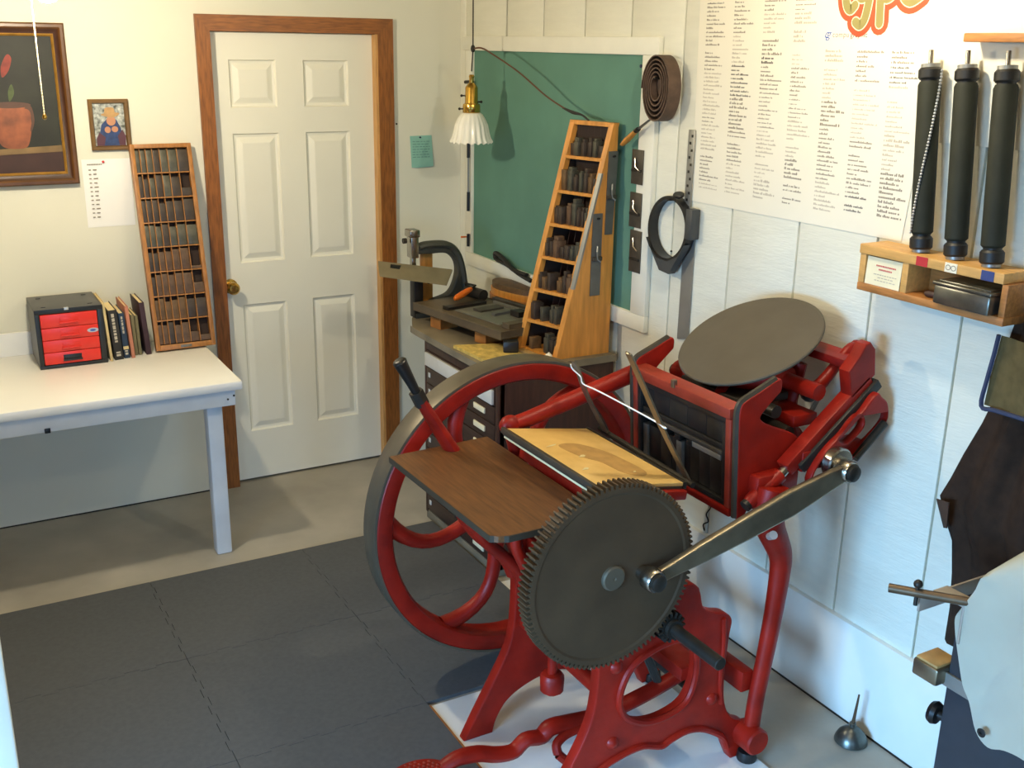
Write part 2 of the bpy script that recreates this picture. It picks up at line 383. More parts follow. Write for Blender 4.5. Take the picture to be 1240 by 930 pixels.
# right wall: grooved siding, each plank its own piece, over a protruding stem wall
STEM = 0.33
wr = MB(); wr.box(0.006, 0.1, YF, 0.0, STEM, ZC); wallr = struct(wr.build('wall_right', 'siding', smooth=0))
gy = [-0.0] + [-0.435 - 0.309 * k for k in range(18)]
gy = [g for g in gy if g > YF] + [YF]
for i in range(len(gy) - 1):
    pb = MB(); pb.box(-0.008, 0.006, gy[i + 1] + .0035, gy[i] - .0035, STEM, ZC, .003); pb.build('siding_plank', 'siding', wallr)
stem = struct(MB().box(-0.024, 0.1, YF, 0.0, 0, STEM, .004).build('trim_1', 'stem'))
# corner board and the plain white post at the left edge of the view
struct(MB().box(-.014, -.004, -.05, 0, STEM, ZC, .002).build('trim_2', 'trimwhite'))
struct(MB().box(-2.44, -2.333, -2.76, -2.70, 0, ZC, .006).build('trim_3', 'trimwhite'))

# door_1: six panel door with stained casing, pine jamb and brass knob
door = MB()
sx0, sx1, sz0, sz1 = -1.224, -0.447, 0.012, 2.044
py0, py1 = .030, .068
cols = ((-1.103, -.897), (-.774, -.564)); rows = ((.250, .862), (1.055, 1.623), (1.733, 1.932))
for x0, x1 in ((sx0, cols[0][0]), (cols[0][1], cols[1][0]), (cols[1][1], sx1)): door.box(x0, x1, py0, py1, sz0, sz1)
for z0, z1 in ((sz0, rows[0][0]), (rows[0][1], rows[1][0]), (rows[1][1], rows[2][0]), (rows[2][1], sz1)):
    for x0, x1 in cols: door.box(x0, x1, py0, py1, z0, z1)
dr = struct(door.build('door_1', 'doorwhite', smooth=0))
for x0, x1 in cols:
    for z0, z1 in rows:
        p = MB()
        # ovolo sinking from the face, flat channel, then a raised field
        def ring(i, y): return [p.bm.verts.new((x, y, z)) for x, z in ((x0 + i, z0 + i), (x1 - i, z0 + i), (x1 - i, z1 - i), (x0 + i, z1 - i))]
        rr = [ring(0, py0), ring(.006, py0 + .010), ring(.016, py0 + .012), ring(.040, py0 + .003), ring(.044, py0 + .0025)]
        for A, B in zip(rr[:-1], rr[1:]):
            for k in range(4): p.bm.faces.new((A[k], A[(k + 1) % 4], B[(k + 1) % 4], B[k]))
        p.bm.faces.new(rr[-1]); p.build('door_panel', 'doorwhite', dr, smooth=0)
kb = MB(); kb.lathe([(0, 0), (.033, 0), (.033, .006), (.013, .010), (.011, .030), (.020, .040), (.028, .054), (.028, .064), (.020, .074), (0, .077)], (-1.158, .03, .955), (0, -1, 0), 28)
kb.build('door_knob', 'brass', dr)
cs = MB()
def miter(b, pts, th): b.poly(pts, th)
CO0, CO1, CT = -1.243, -0.362, 2.112; CI0, CI1, CTI = -1.184, -0.434, 2.046
cL = MB(); cL.poly([(CO0, 0, 0), (CI0, 0, 0), (CI0, 0, CTI), (CO0, 0, CT)], (0, -.018, 0)); casing = struct(cL.build('trim_4', 'casing', smooth=0))
cR = MB(); cR.poly([(CI1, 0, 0), (CO1, 0, 0), (CO1, 0, CT), (CI1, 0, CTI)], (0, -.018, 0)); struct(cR.build('trim_5', 'casing', smooth=0))
cT = MB(); cT.poly([(CO0, 0, CT), (CI0, 0, CTI), (CI1, 0, CTI), (CO1, 0, CT)], (0, -.018, 0)); struct(cT.build('trim_6', 'casing_h', smooth=0))
jb = MB(); jb.box(-.4465, -.433, -.010, .1, 0, 2.058, .001); jb.box(-1.232, -1.2245, -.010, .1, 0, 2.058, .001); jb.box(-1.232, -.433, -.010, .1, 2.046, 2.056, .001)
struct(jb.build('trim_7', 'jamb', smooth=0))

# ------------------------------------------------------------------ foam floor tiles
TP = 0.6095
tx = [-2.367, -1.757, -1.148, -0.553]; ty = [-0.800, -1.410, -2.020, -2.630]
def tile_edge(a, b, lock, sgn_axis, ph):
    # square wave along a shared edge, plain line otherwise
    a = Vector(a); b = Vector(b); d = b - a; n = 12; out = []
    if not lock: return [a]
    per = Vector((0, 1, 0)) if sgn_axis == 'y' else Vector((1, 0, 0))
    rev = (d.x + d.y) < 0
    for k in range(n):
        kk = (n - 1 - k) if rev else k
        s_ = .006 if kk % 2 == 0 else -.006
        if kk in (0, n - 1): s_ = 0
        out += [a + d * (k / n) + per * s_, a + d * ((k + 1) / n) + per * s_]
    return out
where = {(0, 0): 'in the far row, leftmost, beyond the white post', (1, 0): 'in the far row, middle, before the bench leg', (2, 0): 'in the far row, beside the dark drawer cabinet',
         (0, 1): 'in the middle row, leftmost', (1, 1): 'in the middle row, centre, left of the flywheel', (2, 1): 'in the middle row, under the red flywheel',
         (0, 2): 'in the near row, lower left corner', (1, 2): 'in the near row, beside the treadle pad'}
for (i, j), wtxt in where.items():
    x0, x1, y1, y0 = tx[i], tx[i + 1], ty[j], ty[j + 1]
    lk = dict(b=(i, j + 1) in where, t=j > 0, l=i > 0, r=(i + 1, j) in where)
    loop = tile_edge((x0, y0, 0), (x1, y0, 0), lk['b'], 'y', 0) + tile_edge((x1, y0, 0), (x1, y1, 0), lk['r'], 'x', 0) + tile_edge((x1, y1, 0), (x0, y1, 0), lk['t'], 'y', 0) + tile_edge((x0, y1, 0), (x0, y0, 0), lk['l'], 'x', 0)
    g = .0009; cx, cy = (x0 + x1) / 2, (y0 + y1) / 2
    pts = []
    for p in loop:
        q = (cx + (p.x - cx) * (1 - g / .305), cy + (p.y - cy) * (1 - g / .305), 0.0)
        if not pts or (Vector(q) - Vector(pts[-1])).length > 1e-5: pts.append(q)
    b = MB(); b.poly(pts, (0, 0, .012)); o = b.build('foam_tile', 'mat', smooth=0)
    tag(o, 'dark grey foam floor tile ' + wtxt, 'floor tile', 'interlocking foam floor tiles')

# ------------------------------------------------------------------ back wall, left part
# painting
PX0, PX1, PZ0, PZ1 = -2.62, -1.752, 1.447, 2.064
pt = thing('framed_painting', 'framed dark still life painting with a copper pot, on the cream wall at left', 'painting', ((PX0 + PX1) / 2, 0, PZ0))
fr = MB()
def frame_ring(b, x0, x1, z0, z1, prof):
    # prof: (inset, protrusion) pairs swept round a rectangle
    rr = [[b.bm.verts.new((x, -p, z)) for x, z in ((x0 + i, z0 + i), (x1 - i, z0 + i), (x1 - i, z1 - i), (x0 + i, z1 - i))] for i, p in prof]
    for A, B in zip(rr[:-1], rr[1:]):
        for k in range(4): b.bm.faces.new((A[k], A[(k + 1) % 4], B[(k + 1) % 4], B[k]))
frame_ring(fr, PX0, PX1, PZ0, PZ1, [(0, 0), (0, .030), (.006, .036), (.016, .036), (.022, .031)]); fr.build('frame', 'framewood', pt)
fr = MB(); frame_ring(fr, PX0, PX1, PZ0, PZ1, [(.022, .031), (.030, .024), (.040, .020)]); fr.build('frame_cove', 'framedark', pt)
fr = MB(); frame_ring(fr, PX0, PX1, PZ0, PZ1, [(.040, .020), (.044, .022), (.050, .016), (.050, .006)]); fr.build('gilt_slip', 'gilt', pt)
IX0, IX1, IZ0, IZ1 = PX0 + .05, PX1 - .05, PZ0 + .05, PZ1 - .05
cv = MB().box(IX0, IX1, -.010, -.002, IZ0, IZ1).build('canvas', 'paintdark', pt, smooth=0)
def flat(name, pts, m, parent, y): return MB().poly([(x, y, z) for x, z in pts], (0, .0006, 0)).build(name, m, parent, smooth=0)
flat('painted_table', [(IX0, 1.565), (IX1, 1.600), (IX1, 1.574), (IX0, 1.548)], 'painttable', cv, -.0112)
flat('painted_table_front', [(IX0, 1.549), (IX1, 1.575), (IX1, IZ0), (IX0, IZ0)], 'paintfront', cv, -.0112)
flat('painted_pot', sm([(-2.045, 1.752), (-2.05, 1.69), (-2.03, 1.62), (-2.005, 1.594), (-1.94, 1.592), (-1.918, 1.62), (-1.905, 1.69), (-1.92, 1.752)], 5, True), 'copper', cv, -.0116)
flat('painted_handle', sm([(-1.925, 1.745), (-1.90, 1.752), (-1.893, 1.70), (-1.905, 1.66), (-1.912, 1.66), (-1.903, 1.70), (-1.908, 1.735)], 4, True), 'copperdark', cv, -.0119)
flat('painted_rim', ell(-1.975, 1.757, .075, .012), 'copperdark', cv, -.012)
flat('painted_bloom', sm([(-1.99, 1.86), (-1.965, 1.885), (-1.95, 1.93), (-1.965, 1.945), (-1.99, 1.90)], 4, True), 'paintred', cv, -.0114)
flat('painted_leaf', sm([(-1.975, 1.77), (-1.955, 1.80), (-1.96, 1.835), (-1.975, 1.81)], 4, True), 'paintgreen', cv, -.0114)
# small photograph
ph = thing('framed_photograph', 'small framed photograph of a person in a straw hat above the pinned list', 'photo frame', (-1.612, 0, 1.574))
fr = MB(); frame_ring(fr, -1.690, -1.535, 1.574, 1.776, [(0, 0), (0, .016), (.004, .019), (.014, .018), (.018, .008), (.018, .004)]); fr.build('frame', 'photoframe', ph)
pp = MB().box(-1.673, -1.552, -.006, -.001, 1.591, 1.759).build('print', 'photobg', ph, smooth=0)
flat('printed_shirt', [(-1.655, 1.591), (-1.655, 1.63), (-1.645, 1.675), (-1.62, 1.70), (-1.585, 1.695), (-1.57, 1.66), (-1.565, 1.591)], 'photoblue', pp, -.0068)
flat('printed_sleeve', [(-1.668, 1.591), (-1.668, 1.62), (-1.655, 1.645), (-1.632, 1.625), (-1.64, 1.591)], 'photomaroon', pp, -.0072)
flat('printed_sleeve', [(-1.556, 1.591), (-1.553, 1.63), (-1.565, 1.655), (-1.585, 1.63), (-1.58, 1.591)], 'photomaroon', pp, -.0072)
flat('printed_face', ell(-1.606, 1.690, .018, .019, 16), 'photoskin', pp, -.0074)
flat('printed_hand', ell(-1.622, 1.655, .012, .013, 12), 'photoskin', pp, -.0077)
flat('printed_hand', ell(-1.594, 1.657, .013, .012, 12), 'photoskin', pp, -.0077)
flat('printed_hat', sm([(-1.640, 1.712), (-1.60, 1.703), (-1.572, 1.716), (-1.576, 1.722), (-1.588, 1.724), (-1.594, 1.742), (-1.624, 1.742), (-1.630, 1.722), (-1.640, 1.718)], 3, True), 'photohat', pp, -.0076)
# pinned list
ls = thing('pinned_list', 'white sheet with a printed list pinned to the wall below the small photograph', 'paper', (-1.64, 0, 1.26))
lp = MB()
rows_ = 9
grid = [[lp.bm.verts.new((x + (0.012 - .012 * j / rows_) * 0 , -.0015 - .004 * math.sin(PI * j / rows_) * (0.3 + .7 * i / 4), z)) for i, x in enumerate([-1.735 + .189 * i / 4 for i in range(5)])] for j, z in enumerate([1.262 + .277 * j / rows_ for j in range(rows_ + 1)])]
for j in range(rows_):
    for i in range(4): lp.bm.faces.new((grid[j][i], grid[j][i + 1], grid[j + 1][i + 1], grid[j + 1][i]))
lp.build('sheet', 'paper', ls)
tb = MB()
for r in range(12):
    z = 1.495 - r * .0175
    for xx, w in ((-1.712, .009), (-1.695, random.uniform(.012, .02))):
        tb.box(xx, xx + w, -.0075, -.0068, z, z + .004)
for k in range(9): tb.box(-1.715 + k * .0065, -1.7105 + k * .0065, -.0062, -.0055, 1.5165, 1.521)
tb.build('printed_lines', 'inkmid', ls, smooth=0, kind='stuff')
MB().cyl((-1.652, -.002, 1.528), (0, -1, 0), .005, .009, 12, .002).build('push_pin', 'redtape', ls)
# teal note
nt_ = thing('teal_note', 'small teal paper note pinned to the wall right of the door', 'note', (-.222, 0, 1.45))
nb = MB(); nb.poly([(-.279, -.002, 1.595), (-.167, -.002, 1.597), (-.160, -.006, 1.452), (-.24, -.007, 1.447), (-.272, -.004, 1.449)][::-1], (0, .0006, 0)); nb.build('sheet', 'teal', nt_, smooth=0)
nb = MB()
for r in range(7):
    x = -.268
    while x < -.185:
        w = random.uniform(.008, .02); nb.box(x, min(x + w, -.18), -.0078, -.0072, 1.568 - r * .012, 1.5705 - r * .012); x += w + .005
nb.build('handwriting', 'tealink', nt_, smooth=0, kind='stuff')
MB().cyl((-.228, -.002, 1.588), (0, -1, 0), .004, .009, 10, .001).build('push_pin', 'navy', nt_)
MB_ = MB().cyl((-.346, 0, 1.652), (0, -1, 0), .004, .006, 10, .001).build('wall_nail', 'irondark'); tag(MB_, 'small dark nail head in the wall between the door casing and the teal note', 'nail')

# pull-chain ceiling lamp upper left
def bulb_lamp(name, label, x, y, zb, r, mk):
    t = thing(name, label, 'lamp', (x, y, ZC))
    b = MB(); b.lathe([(0, 0), (.062, 0), (.058, -.02), (.034, -.05), (.03, -.075), (0, -.075)], (x, y, ZC), (0, 0, 1), 28); b.build('lampholder', 'porcelain', t)
    if zb + r * 1.6 < ZC - .075:
        MB().cyl((x, y, zb + r * 1.4), (0, 0, 1), .017, ZC - .07 - zb - r * 1.4, 18).build('stem', 'porcelain', t)
    b = MB(); b.lathe([(0, -r), (r * .5, -r * .87), (r * .87, -r * .5), (r, 0), (r * .87, r * .5), (r * .55, r * 1.0), (r * .4, r * 1.5), (0, r * 1.5)], (x, y, zb), (0, 0, 1), 24); b.build('bulb', mk, t)
    return t
lampA = bulb_lamp('ceiling_lamp', 'lit bulb lamp with a pull chain, top left before the painting', -1.93, -1.1, 2.142, .035, 'bulb')
ch = MB()
cx_, cy_ = -1.964, -1.0
ch.tube([(-1.945, -1.03, 2.36), (cx_, cy_, 2.33), (cx_ - .0, cy_, 1.785)], .0016, 8)
for k in range(60): ch.ball((cx_, cy_, 1.79 + k * .009), .0026, 6)
ch.build('pull_chain', 'chain', lampA)
b = MB(); b.lathe([(0, 0), (.006, .003), (.0075, .010), (.004, .018), (0, .022)], (cx_, cy_, 1.765), (0, 0, 1), 12); b.build('chain_pull', 'brass', lampA)
bulb_lamp('ceiling_lamp', 'lit bare bulb lamp near the ceiling over the large printed poster', -.60, -2.72, 2.38, .04, 'bulb2')

# ------------------------------------------------------------------ white bench and what stands on it
BZ = 0.76
bn = thing('workbench', 'white painted wooden workbench with backsplash along the back wall', 'bench', (-2.2, -.38, 0))
XR = -1.340; BXL = -3.3
b = MB(); b.box(BXL, XR, -.770, -.022, BZ - .036, BZ, .007); b.build('bench_top', 'bench', bn)
b = MB(); b.box(BXL, -1.56, -.022, -.002, BZ - .03, BZ + .095, .004); b.build('backsplash', 'bench', bn)
b = MB(); b.box(BXL, XR - .022, -.735, -.713, BZ - .106, BZ - .038, .003); b.build('front_rail', 'benchleg', bn)
b = MB(); b.box(XR - .044, XR - .022, -.713, -.03, BZ - .106, BZ - .038, .003); b.build('end_rail', 'benchleg', bn)
for x in (-1.368, -1.392):
    MB().cyl((x, -.735, BZ - .072 + (x + 1.38) * .5), (0, -1, 0), .004, .003, 10).build('screw', 'irondark', bn)
b = MB(); b.box(-2.055, -2.035, -.742, -.735, BZ - .108, BZ - .09, .002); b.build('hook', 'black', bn)
for (x0, y0) in ((-1.462, -.675), (-3.2, -.675)):
    b = MB(); b.box(x0, x0 + .062, y0, y0 + .062, 0, BZ - .038, .008); b.build('leg', 'benchleg', bn)

# red and grey drawer box
dbx = thing('drawer_box', 'small grey steel box with four red drawers on the white bench', 'drawer box', (-1.88, -.14, BZ))
X0, X1, Y0, Y1, Z1 = -2.005, -1.752, -.288, -.03, BZ + .240
b = MB(); t_ = .010
b.box(X0, X1, Y0 + .006, Y1, Z1 - t_, Z1, .002); b.box(X0, X0 + t_, Y0 + .006, Y1, BZ, Z1 - t_); b.box(X1 - t_, X1, Y0 + .006, Y1, BZ, Z1 - t_); b.box(X0 + t_, X1 - t_, Y1 - t_, Y1, BZ, Z1 - t_); b.box(X0 + t_, X1 - t_, Y0 + .006, Y1 - t_, BZ, BZ + t_)
b.build('body', 'boxgrey', dbx)
b = MB()
for q in ((X0, X1, Z1 - .018, Z1), (X0, X1, BZ, BZ + .014), (X0, X0 + .017, BZ + .014, Z1 - .018), (X1 - .022, X1, BZ + .014, Z1 - .018)): b.box(q[0], q[1], Y0, Y0 + .008, q[2], q[3], .001)
b.build('front_frame', 'boxblack', dbx)
for q in ((X0 + .03, Y1 - .05), (X1 - .05, Y1 - .05), (X0 + .03, Y0 + .04), (X1 - .05, Y0 + .04)): MB().box(q[0], q[0] + .018, q[1], q[1] + .006, Z1, Z1 + .002).build('stacking_dimple', 'boxblack', dbx)
MB().box(-1.895, -1.878, Y0 - .0005, Y0 + .012, Z1 - .008, Z1 + .0015, .001).build('latch', 'silver', dbx)
zs = [BZ + .016, BZ + .066, BZ + .1155, BZ + .165, BZ + .220]
for k in range(4):
    d = MB(); d.box(X0 + .019, X1 - .024, Y0 - .001, Y0 + .20, zs[k] + .0012, zs[k + 1] - .0012, .0015)
    zc = (zs[k] + zs[k + 1]) / 2
    dro = d.build('drawer', 'boxred', dbx)
    h = MB(); h.box(-1.918, -1.846, Y0 - .010, Y0 - .001, zc - .013, zc - .006, .002); h.box(-1.916, -1.848, Y0 - .003, Y0 - .001, zc - .010, zc + .012, .001); h.build('finger_pull', 'boxred' if k else 'boxblack', dro)
    if k == 2:
        e = MB(); e.poly([(x, Y0 - .001, z) for x, z in ell(-1.797, zc + .001, .022, .009, 20)], (0, -.0012, 0)); e.build('oval_badge', 'silver', dro)
        e = MB(); e.poly([(x, Y0 - .0024, z) for x, z in ell(-1.797, zc + .001, .011, .0045, 16)], (0, -.0004, 0)); e.build('badge_mark', 'blueprint', dro)

# books
def book(x, th, h, dep, m, label, lean=0.0, yf=-.262, title=None, band=None):
    t = thing('book', label, 'book', (x + th / 2, yf + dep / 2, BZ), 'books standing between the drawer box and the type case')
    mt = Matrix.Translation((x + th / 2, 0, BZ)) @ Matrix.Rotation(-lean, 4, 'Y') @ Matrix.Translation((-(x + th / 2), 0, -BZ))
    lift = abs(math.sin(lean)) * th / 2
    mt = Matrix.Translation((0, 0, lift)) @ mt
    c = MB(); bt = .003 if th > .012 else .002
    c.box(x, x + bt, yf, yf + dep, BZ, BZ + h, .0006, mt); c.box(x + th - bt, x + th, yf, yf + dep, BZ, BZ + h, .0006, mt); c.box(x + bt, x + th - bt, yf, yf + .004, BZ, BZ + h, .0006, mt)
    c.build('cover', m, t)
    p = MB(); p.box(x + bt, x + th - bt, yf + .004, yf + dep - .003, BZ + .003, BZ + h - .004, 0, mt); p.build('page_block', 'pages', t, smooth=0)
    if title:
        q = MB(); z = BZ + h * .93
        while z > BZ + h * title[1]:
            l = random.uniform(.006, .016); q.box(x + th * .3, x + th * .62, yf - .0006, yf - .0001, z - l, z, 0, mt); z -= l + .004
        q.box(x + th * .25, x + th * .75, yf - .0006, yf - .0001, BZ + .028, BZ + .034, 0, mt); q.box(x + th * .25, x + th * .75, yf - .0006, yf - .0001, BZ + .015, BZ + .024, 0, mt)
        q.build('spine_print', title[0], t, smooth=0, kind='stuff')
    if band:
        q = MB(); q.box(x + .0005, x + th - .0005, yf - .0007, yf - .0001, BZ + h * band[1], BZ + h * band[2], 0, mt); q.build('spine_label', band[0], t, smooth=0)
    return t
book(-1.741, .010, .245, .21, 'bk_tan', 'thin tan book standing right against the red drawer box', .05, -.283)
book(-1.722, .034, .208, .17, 'bk_black', 'thick black book with pale print on its spine, beside the drawer box', .05, -.272, ('inkpale', .35))
book(-1.683, .022, .190, .17, 'bk_blue', 'dark blue book with a tan spine label between the black and pink books', .045, -.262, ('inkpale', .55), ('bk_tan', .20, .27))
book(-1.655, .013, .218, .20, 'bk_pink', 'thin faded red book leaning right of the dark blue book', .05, -.270)
book(-1.636, .013, .172, .16, 'bk_green', 'low grey green book, left one of the two between the faded red and maroon books', .03, -.235)
book(-1.620, .012, .168, .16, 'bk_green', 'low grey green book, right one of the two between the faded red and maroon books', .03, -.235)
book(-1.592, .020, .222, .19, 'bk_maroon', 'dark maroon book leaning against the tall type case', .06, -.245)

# leaning type case with wood type
tilt = math.atan2(.195, .83)
CW_, CH_, CD = .247, .852, .036
CM = Matrix.Translation((-1.5505, -.243, BZ + .0085)) @ Matrix.Rotation(-tilt, 4, 'X')
tc_ = thing('type_case', 'tall narrow wooden type case leaning on the wall by the door, full of wood type', 'type case', (-1.43, -.2, BZ))
def cbox(b, x0, x1, y0, y1, z0, z1, bev=.001): b.box(x0, x1, y0, y1, z0, z1, bev, CM); return b
FB = .017
cbox(MB(), 0, FB, 0, CD, 0, CH_).build('side_rail', 'oakcase', tc_); cbox(MB(), CW_ - FB, CW_, 0, CD, 0, CH_).build('side_rail', 'oakcase', tc_)
cbox(MB(), FB, CW_ - FB, 0, CD, CH_ - FB, CH_).build('top_rail', 'oakcase', tc_); cbox(MB(), FB, CW_ - FB, 0, CD, 0, .022).build('bottom_rail', 'oakcase', tc_)
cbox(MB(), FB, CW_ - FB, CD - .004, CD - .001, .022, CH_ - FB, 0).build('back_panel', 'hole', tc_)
cbox(MB(), .10, .145, -.0015, 0, .005, .016, .0005).build('label_holder', 'gauge', tc_)
RP = (CH_ - FB - .022) / 8
wds = [.018, .021, .024, .027, .030, .037, .044]; sc_ = (CW_ - 2 * FB - 6 * .003) / sum(wds); wds = [w * sc_ for w in wds]
vd = None; lad = None; blk = None
gone = {(6, 6): .35, (3, 6): .12, (2, 6): .45, (0, 6): .25, (0, 5): .42}
rowname = ['bottom', 'second lowest', 'third lowest', 'fourth lowest', 'fourth highest', 'third highest', 'second highest', 'top']
for r in range(8):
    z0 = .022 + r * RP; z1 = z0 + RP
    if r < 7:
        if lad is None: lad = cbox(MB(), FB, CW_ - FB, .001, CD - .004, z1 - .0025, z1 + .0025, .0005).build('row_ledge', 'oakcase', tc_); lad0 = z1
        else:
            o = lad.copy(); C.objects.link(o); o.location = lad.location + (CM.to_3x3() @ Vector((0, 0, z1 - lad0)))
    x = FB
    for k, w in enumerate(wds):
        if k:
            if vd is None: vd = cbox(MB(), x, x + .003, .003, CD - .004, z0 + .003, z1 - .003, 0).build('divider', 'oakcase', tc_, smooth=0); vd0 = (x, z0)
            else:
                o = vd.copy(); C.objects.link(o); o.location = vd.location + (CM.to_3x3() @ Vector((x - vd0[0], 0, z0 - vd0[1])))
            x += .003
        fr_ = gone.get((r, k), random.choice([.93, .90, .86, .82, .92, .78]) if r < 7 else .94)
        hh = (RP - .006) * fr_
        mm = ['typewood', 'typebrown', 'typewood', 'typewood', 'typegrey', 'typedark', 'typegrey', 'typegrey'][r] if random.random() < .75 else 'typedark'
        bw = w - .002
        b = MB(); dep = random.uniform(.020, .027)
        b.box(-bw / 2, bw / 2, -dep / 2, dep / 2, 0, hh, .0008)
        # the cut face of the type: a raised letter block line on its front
        o = b.build('type_block', mm); o.rotation_euler = (-tilt, 0, 0)
        o.location = CM @ Vector((x + w / 2, CD - .005 - dep / 2 - .0, z0 + .0035))
        tag(o, 'wood type block, %s from left, %s row of the leaning type case' % (ORD[k], rowname[r]), 'type block', 'wood type blocks in the leaning type case')
        x += w

# ------------------------------------------------------------------ green board in its frame on the right wall
gb = thing('chalkboard', 'green board in a cream wooden frame on the right wall behind the tall type rack', 'board', (-.012, -.8, 1.0))
MB().box(-.016, -.008, -1.47, -.10, 1.03, 2.00).build('board_panel', 'greenboard', gb, smooth=0)
b = MB(); b.box(-.030, -.008, -1.56, -.052, 1.983, 2.045, .003); b.build('frame_rail', 'trimwhite', gb)
b = MB(); b.box(-.030, -.008, -1.56, -.085, .985, 1.047, .003); b.build('frame_rail', 'trimwhite', gb)
b = MB(); b.box(-.030, -.008, -.148, -.085, 1.047, 1.983, .003); b.build('frame_stile', 'trimwhite', gb)
b = MB(); b.box(-.030, -.008, -1.56, -1.468, 1.047, 1.983, .003); b.build('frame_stile', 'trimwhite', gb)
MB().cyl((-.016, -1.445, 1.945), (-1, 0, 0), .006, .004, 10).build('screw', 'navy', gb)
# T-handled tool hung at the board's left edge
th_ = thing('hanging_tool', 'long thin T-handled metal tool hanging at the left edge of the green board', 'tool', (-.045, -.13, 1.1))
MB().tube([(-.042, -.108, 1.842), (-.042, -.182, 1.846)], [.008, .011, .008], 10).build('handle', 'irondark', th_)
b = MB(); b.tube([(-.042, -.143, 1.84), (-.042, -.140, 1.30)], .005, 8); b.build('shaft', 'alum', th_)
for z0, z1 in ((1.60, 1.50), (1.34, 1.25), (1.14, 1.08)): MB().tube([(-.042, -.141, z0), (-.042, -.140, z1)], .0075, 8).build('grip_sleeve', 'black', th_)
MB().tube([(-.042, -.141, 1.838), (-.031, -.141, 1.842)], .003, 6).build('hook', 'irondark', th_)
o = MB().tube([(-.031, -.12, 1.122), (-.075, -.135, 1.126)], [.003, .006, .005], 8).build('wall_pin', 'orange'); tag(o, 'small orange peg at the lower left of the green board frame', 'peg')

# pendant lamp
pd = thing('pendant_lamp', 'brass pendant lamp with ribbed white glass shade hanging in front of the green board', 'lamp', (-.212, -.5, ZC))
px, py = -.212, -.5
MB().lathe([(0, 0), (.05, 0), (.045, -.02), (.008, -.03), (0, -.03)], (px, py, ZC), (0, 0, 1), 24).build('ceiling_rose', 'brass', pd)
MB().tube([(px + .006, py, ZC - .02), (px + .006, py, 1.99), (px, py, 1.90)], .003, 8).build('cord', 'cord', pd)
MB().ball((px + .006, py, 1.992), .010, 10, (1, 1, 1.6)).build('knot', 'cord', pd)
b = MB(); b.lathe([(0, .165), (.009, .165), (.012, .158), (.010, .150), (.010, .132), (.015, .128), (.022, .120), (.027, .112), (.028, .050), (.030, .046), (.036, .044), (.038, .036), (.038, .012), (.034, .006), (0, .006)], (px, py, 1.722), (0, 0, 1), 32); b.build('socket', 'brass', pd)
for a, zz in ((PI * .8, 1.80), (PI * .8, 1.745), (-.2, 1.775)):
    d = Vector((math.cos(a), math.sin(a), 0)); rr = .028 if zz > 1.76 else .037
    b = MB(); b.tube([Vector((px, py, zz)) + d * (rr - .002), Vector((px, py, zz)) + d * (rr + .012)], .003, 8); b.ball(Vector((px, py, zz)) + d * (rr + .015), .006, 8); b.build('thumb_screw', 'irondark', pd)
# fluted shade
sb = MB(); n = 120; prof = [(.040, .124), (.047, .118), (.058, .102), (.066, .086), (.070, .074), (.076, .045), (.083, .020), (.090, .004), (.092, 0)]
rings = []
for i, (r, h) in enumerate(prof):
    amp = .035 if i > 3 else .012
    rings.append([sb.bm.verts.new((px + r * (1 + amp * math.cos(20 * 2 * PI * k / n)) * math.cos(2 * PI * k / n), py + r * (1 + amp * math.cos(20 * 2 * PI * k / n)) * math.sin(2 * PI * k / n), 1.606 + h + (.004 * math.cos(20 * 2 * PI * k / n) if i >= 7 else 0))) for k in range(n)])
inner = []
for i, (r, h) in list(enumerate(prof))[::-1]: inner.append([sb.bm.verts.new((px + (r - .004) * math.cos(2 * PI * k / n), py + (r - .004) * math.sin(2 * PI * k / n), 1.606 + h + (.004 * math.cos(20 * 2 * PI * k / n) if i >= 7 else 0))) for k in range(n)])
rings += inner; rings.append(rings[0])
for A, B in zip(rings[:-1], rings[1:]):
    for k in range(n): sb.bm.faces.new((A[k], A[(k + 1) % n], B[(k + 1) % n], B[k]))
sb.build('shade', 'whiteglass', pd, smooth=60)
MB().lathe([(0, 0), (.026, .012), (.03, .03), (.018, .07), (.014, .09), (0, .09)], (px, py, 1.628), (0, 0, 1), 18).build('bulb', 'porcelain', pd)
sw = cat([(px + .006, py, 1.992), (px + .02, py - .05, 1.995), (px + .03, py - .13, 1.972), (px + .06, py - .30, 1.905), (px + .08, py - .48, 1.822), (px + .095, py - .62, 1.774)], 8)
swt = thing('swag_cord', 'thin brown cord swagged from the pendant lamp knot to the top of the wedge rack', 'cord', (-.15, -.85, 1.76))
MB().tube(sw, .0035, 8).build('cord', 'cordbrown', swt)
MB().tube(cat([(px + .092, py - .59, 1.782), (px + .1, py - .65, 1.768), (px + .108, py - .70, 1.762), (px + .118, py - .735, 1.743)], 5), [.0035, .007, .004, .0035], 8).build('plug_connector', 'cord', swt)

# ------------------------------------------------------------------ drawer cabinet in the corner and what stands on it
CZ = .86; cy0, cy1 = -1.378, -.722; cx0 = -.548
cb = thing('drawer_cabinet', 'dark wooden cabinet of shallow drawers with a worn grey top against the right wall', 'cabinet', (-.28, -1.05, 0))
b = MB(); b.box(cx0 + .008, -.03, cy0, cy0 + .02, .03, CZ - .028, .002); b.build('side_panel', 'walnut', cb)
b = MB(); b.box(cx0 + .008, -.03, cy1 - .02, cy1, .03, CZ - .028, .002); b.build('side_panel', 'walnut', cb)
b = MB(); b.box(-.05, -.03, cy0 + .02, cy1 - .02, .03, CZ - .028, 0); b.build('back_panel', 'walnut', cb)
b = MB(); b.box(cx0 + .004, -.03, cy0 + .004, cy1 - .004, 0, .04, .002); b.build('plinth', 'topgrey', cb)
b = MB(); b.box(cx0 + .002, cx0 + .03, cy0, cy0 + .026, .03, CZ - .028, .002); b.build('front_stile', 'walnut', cb)
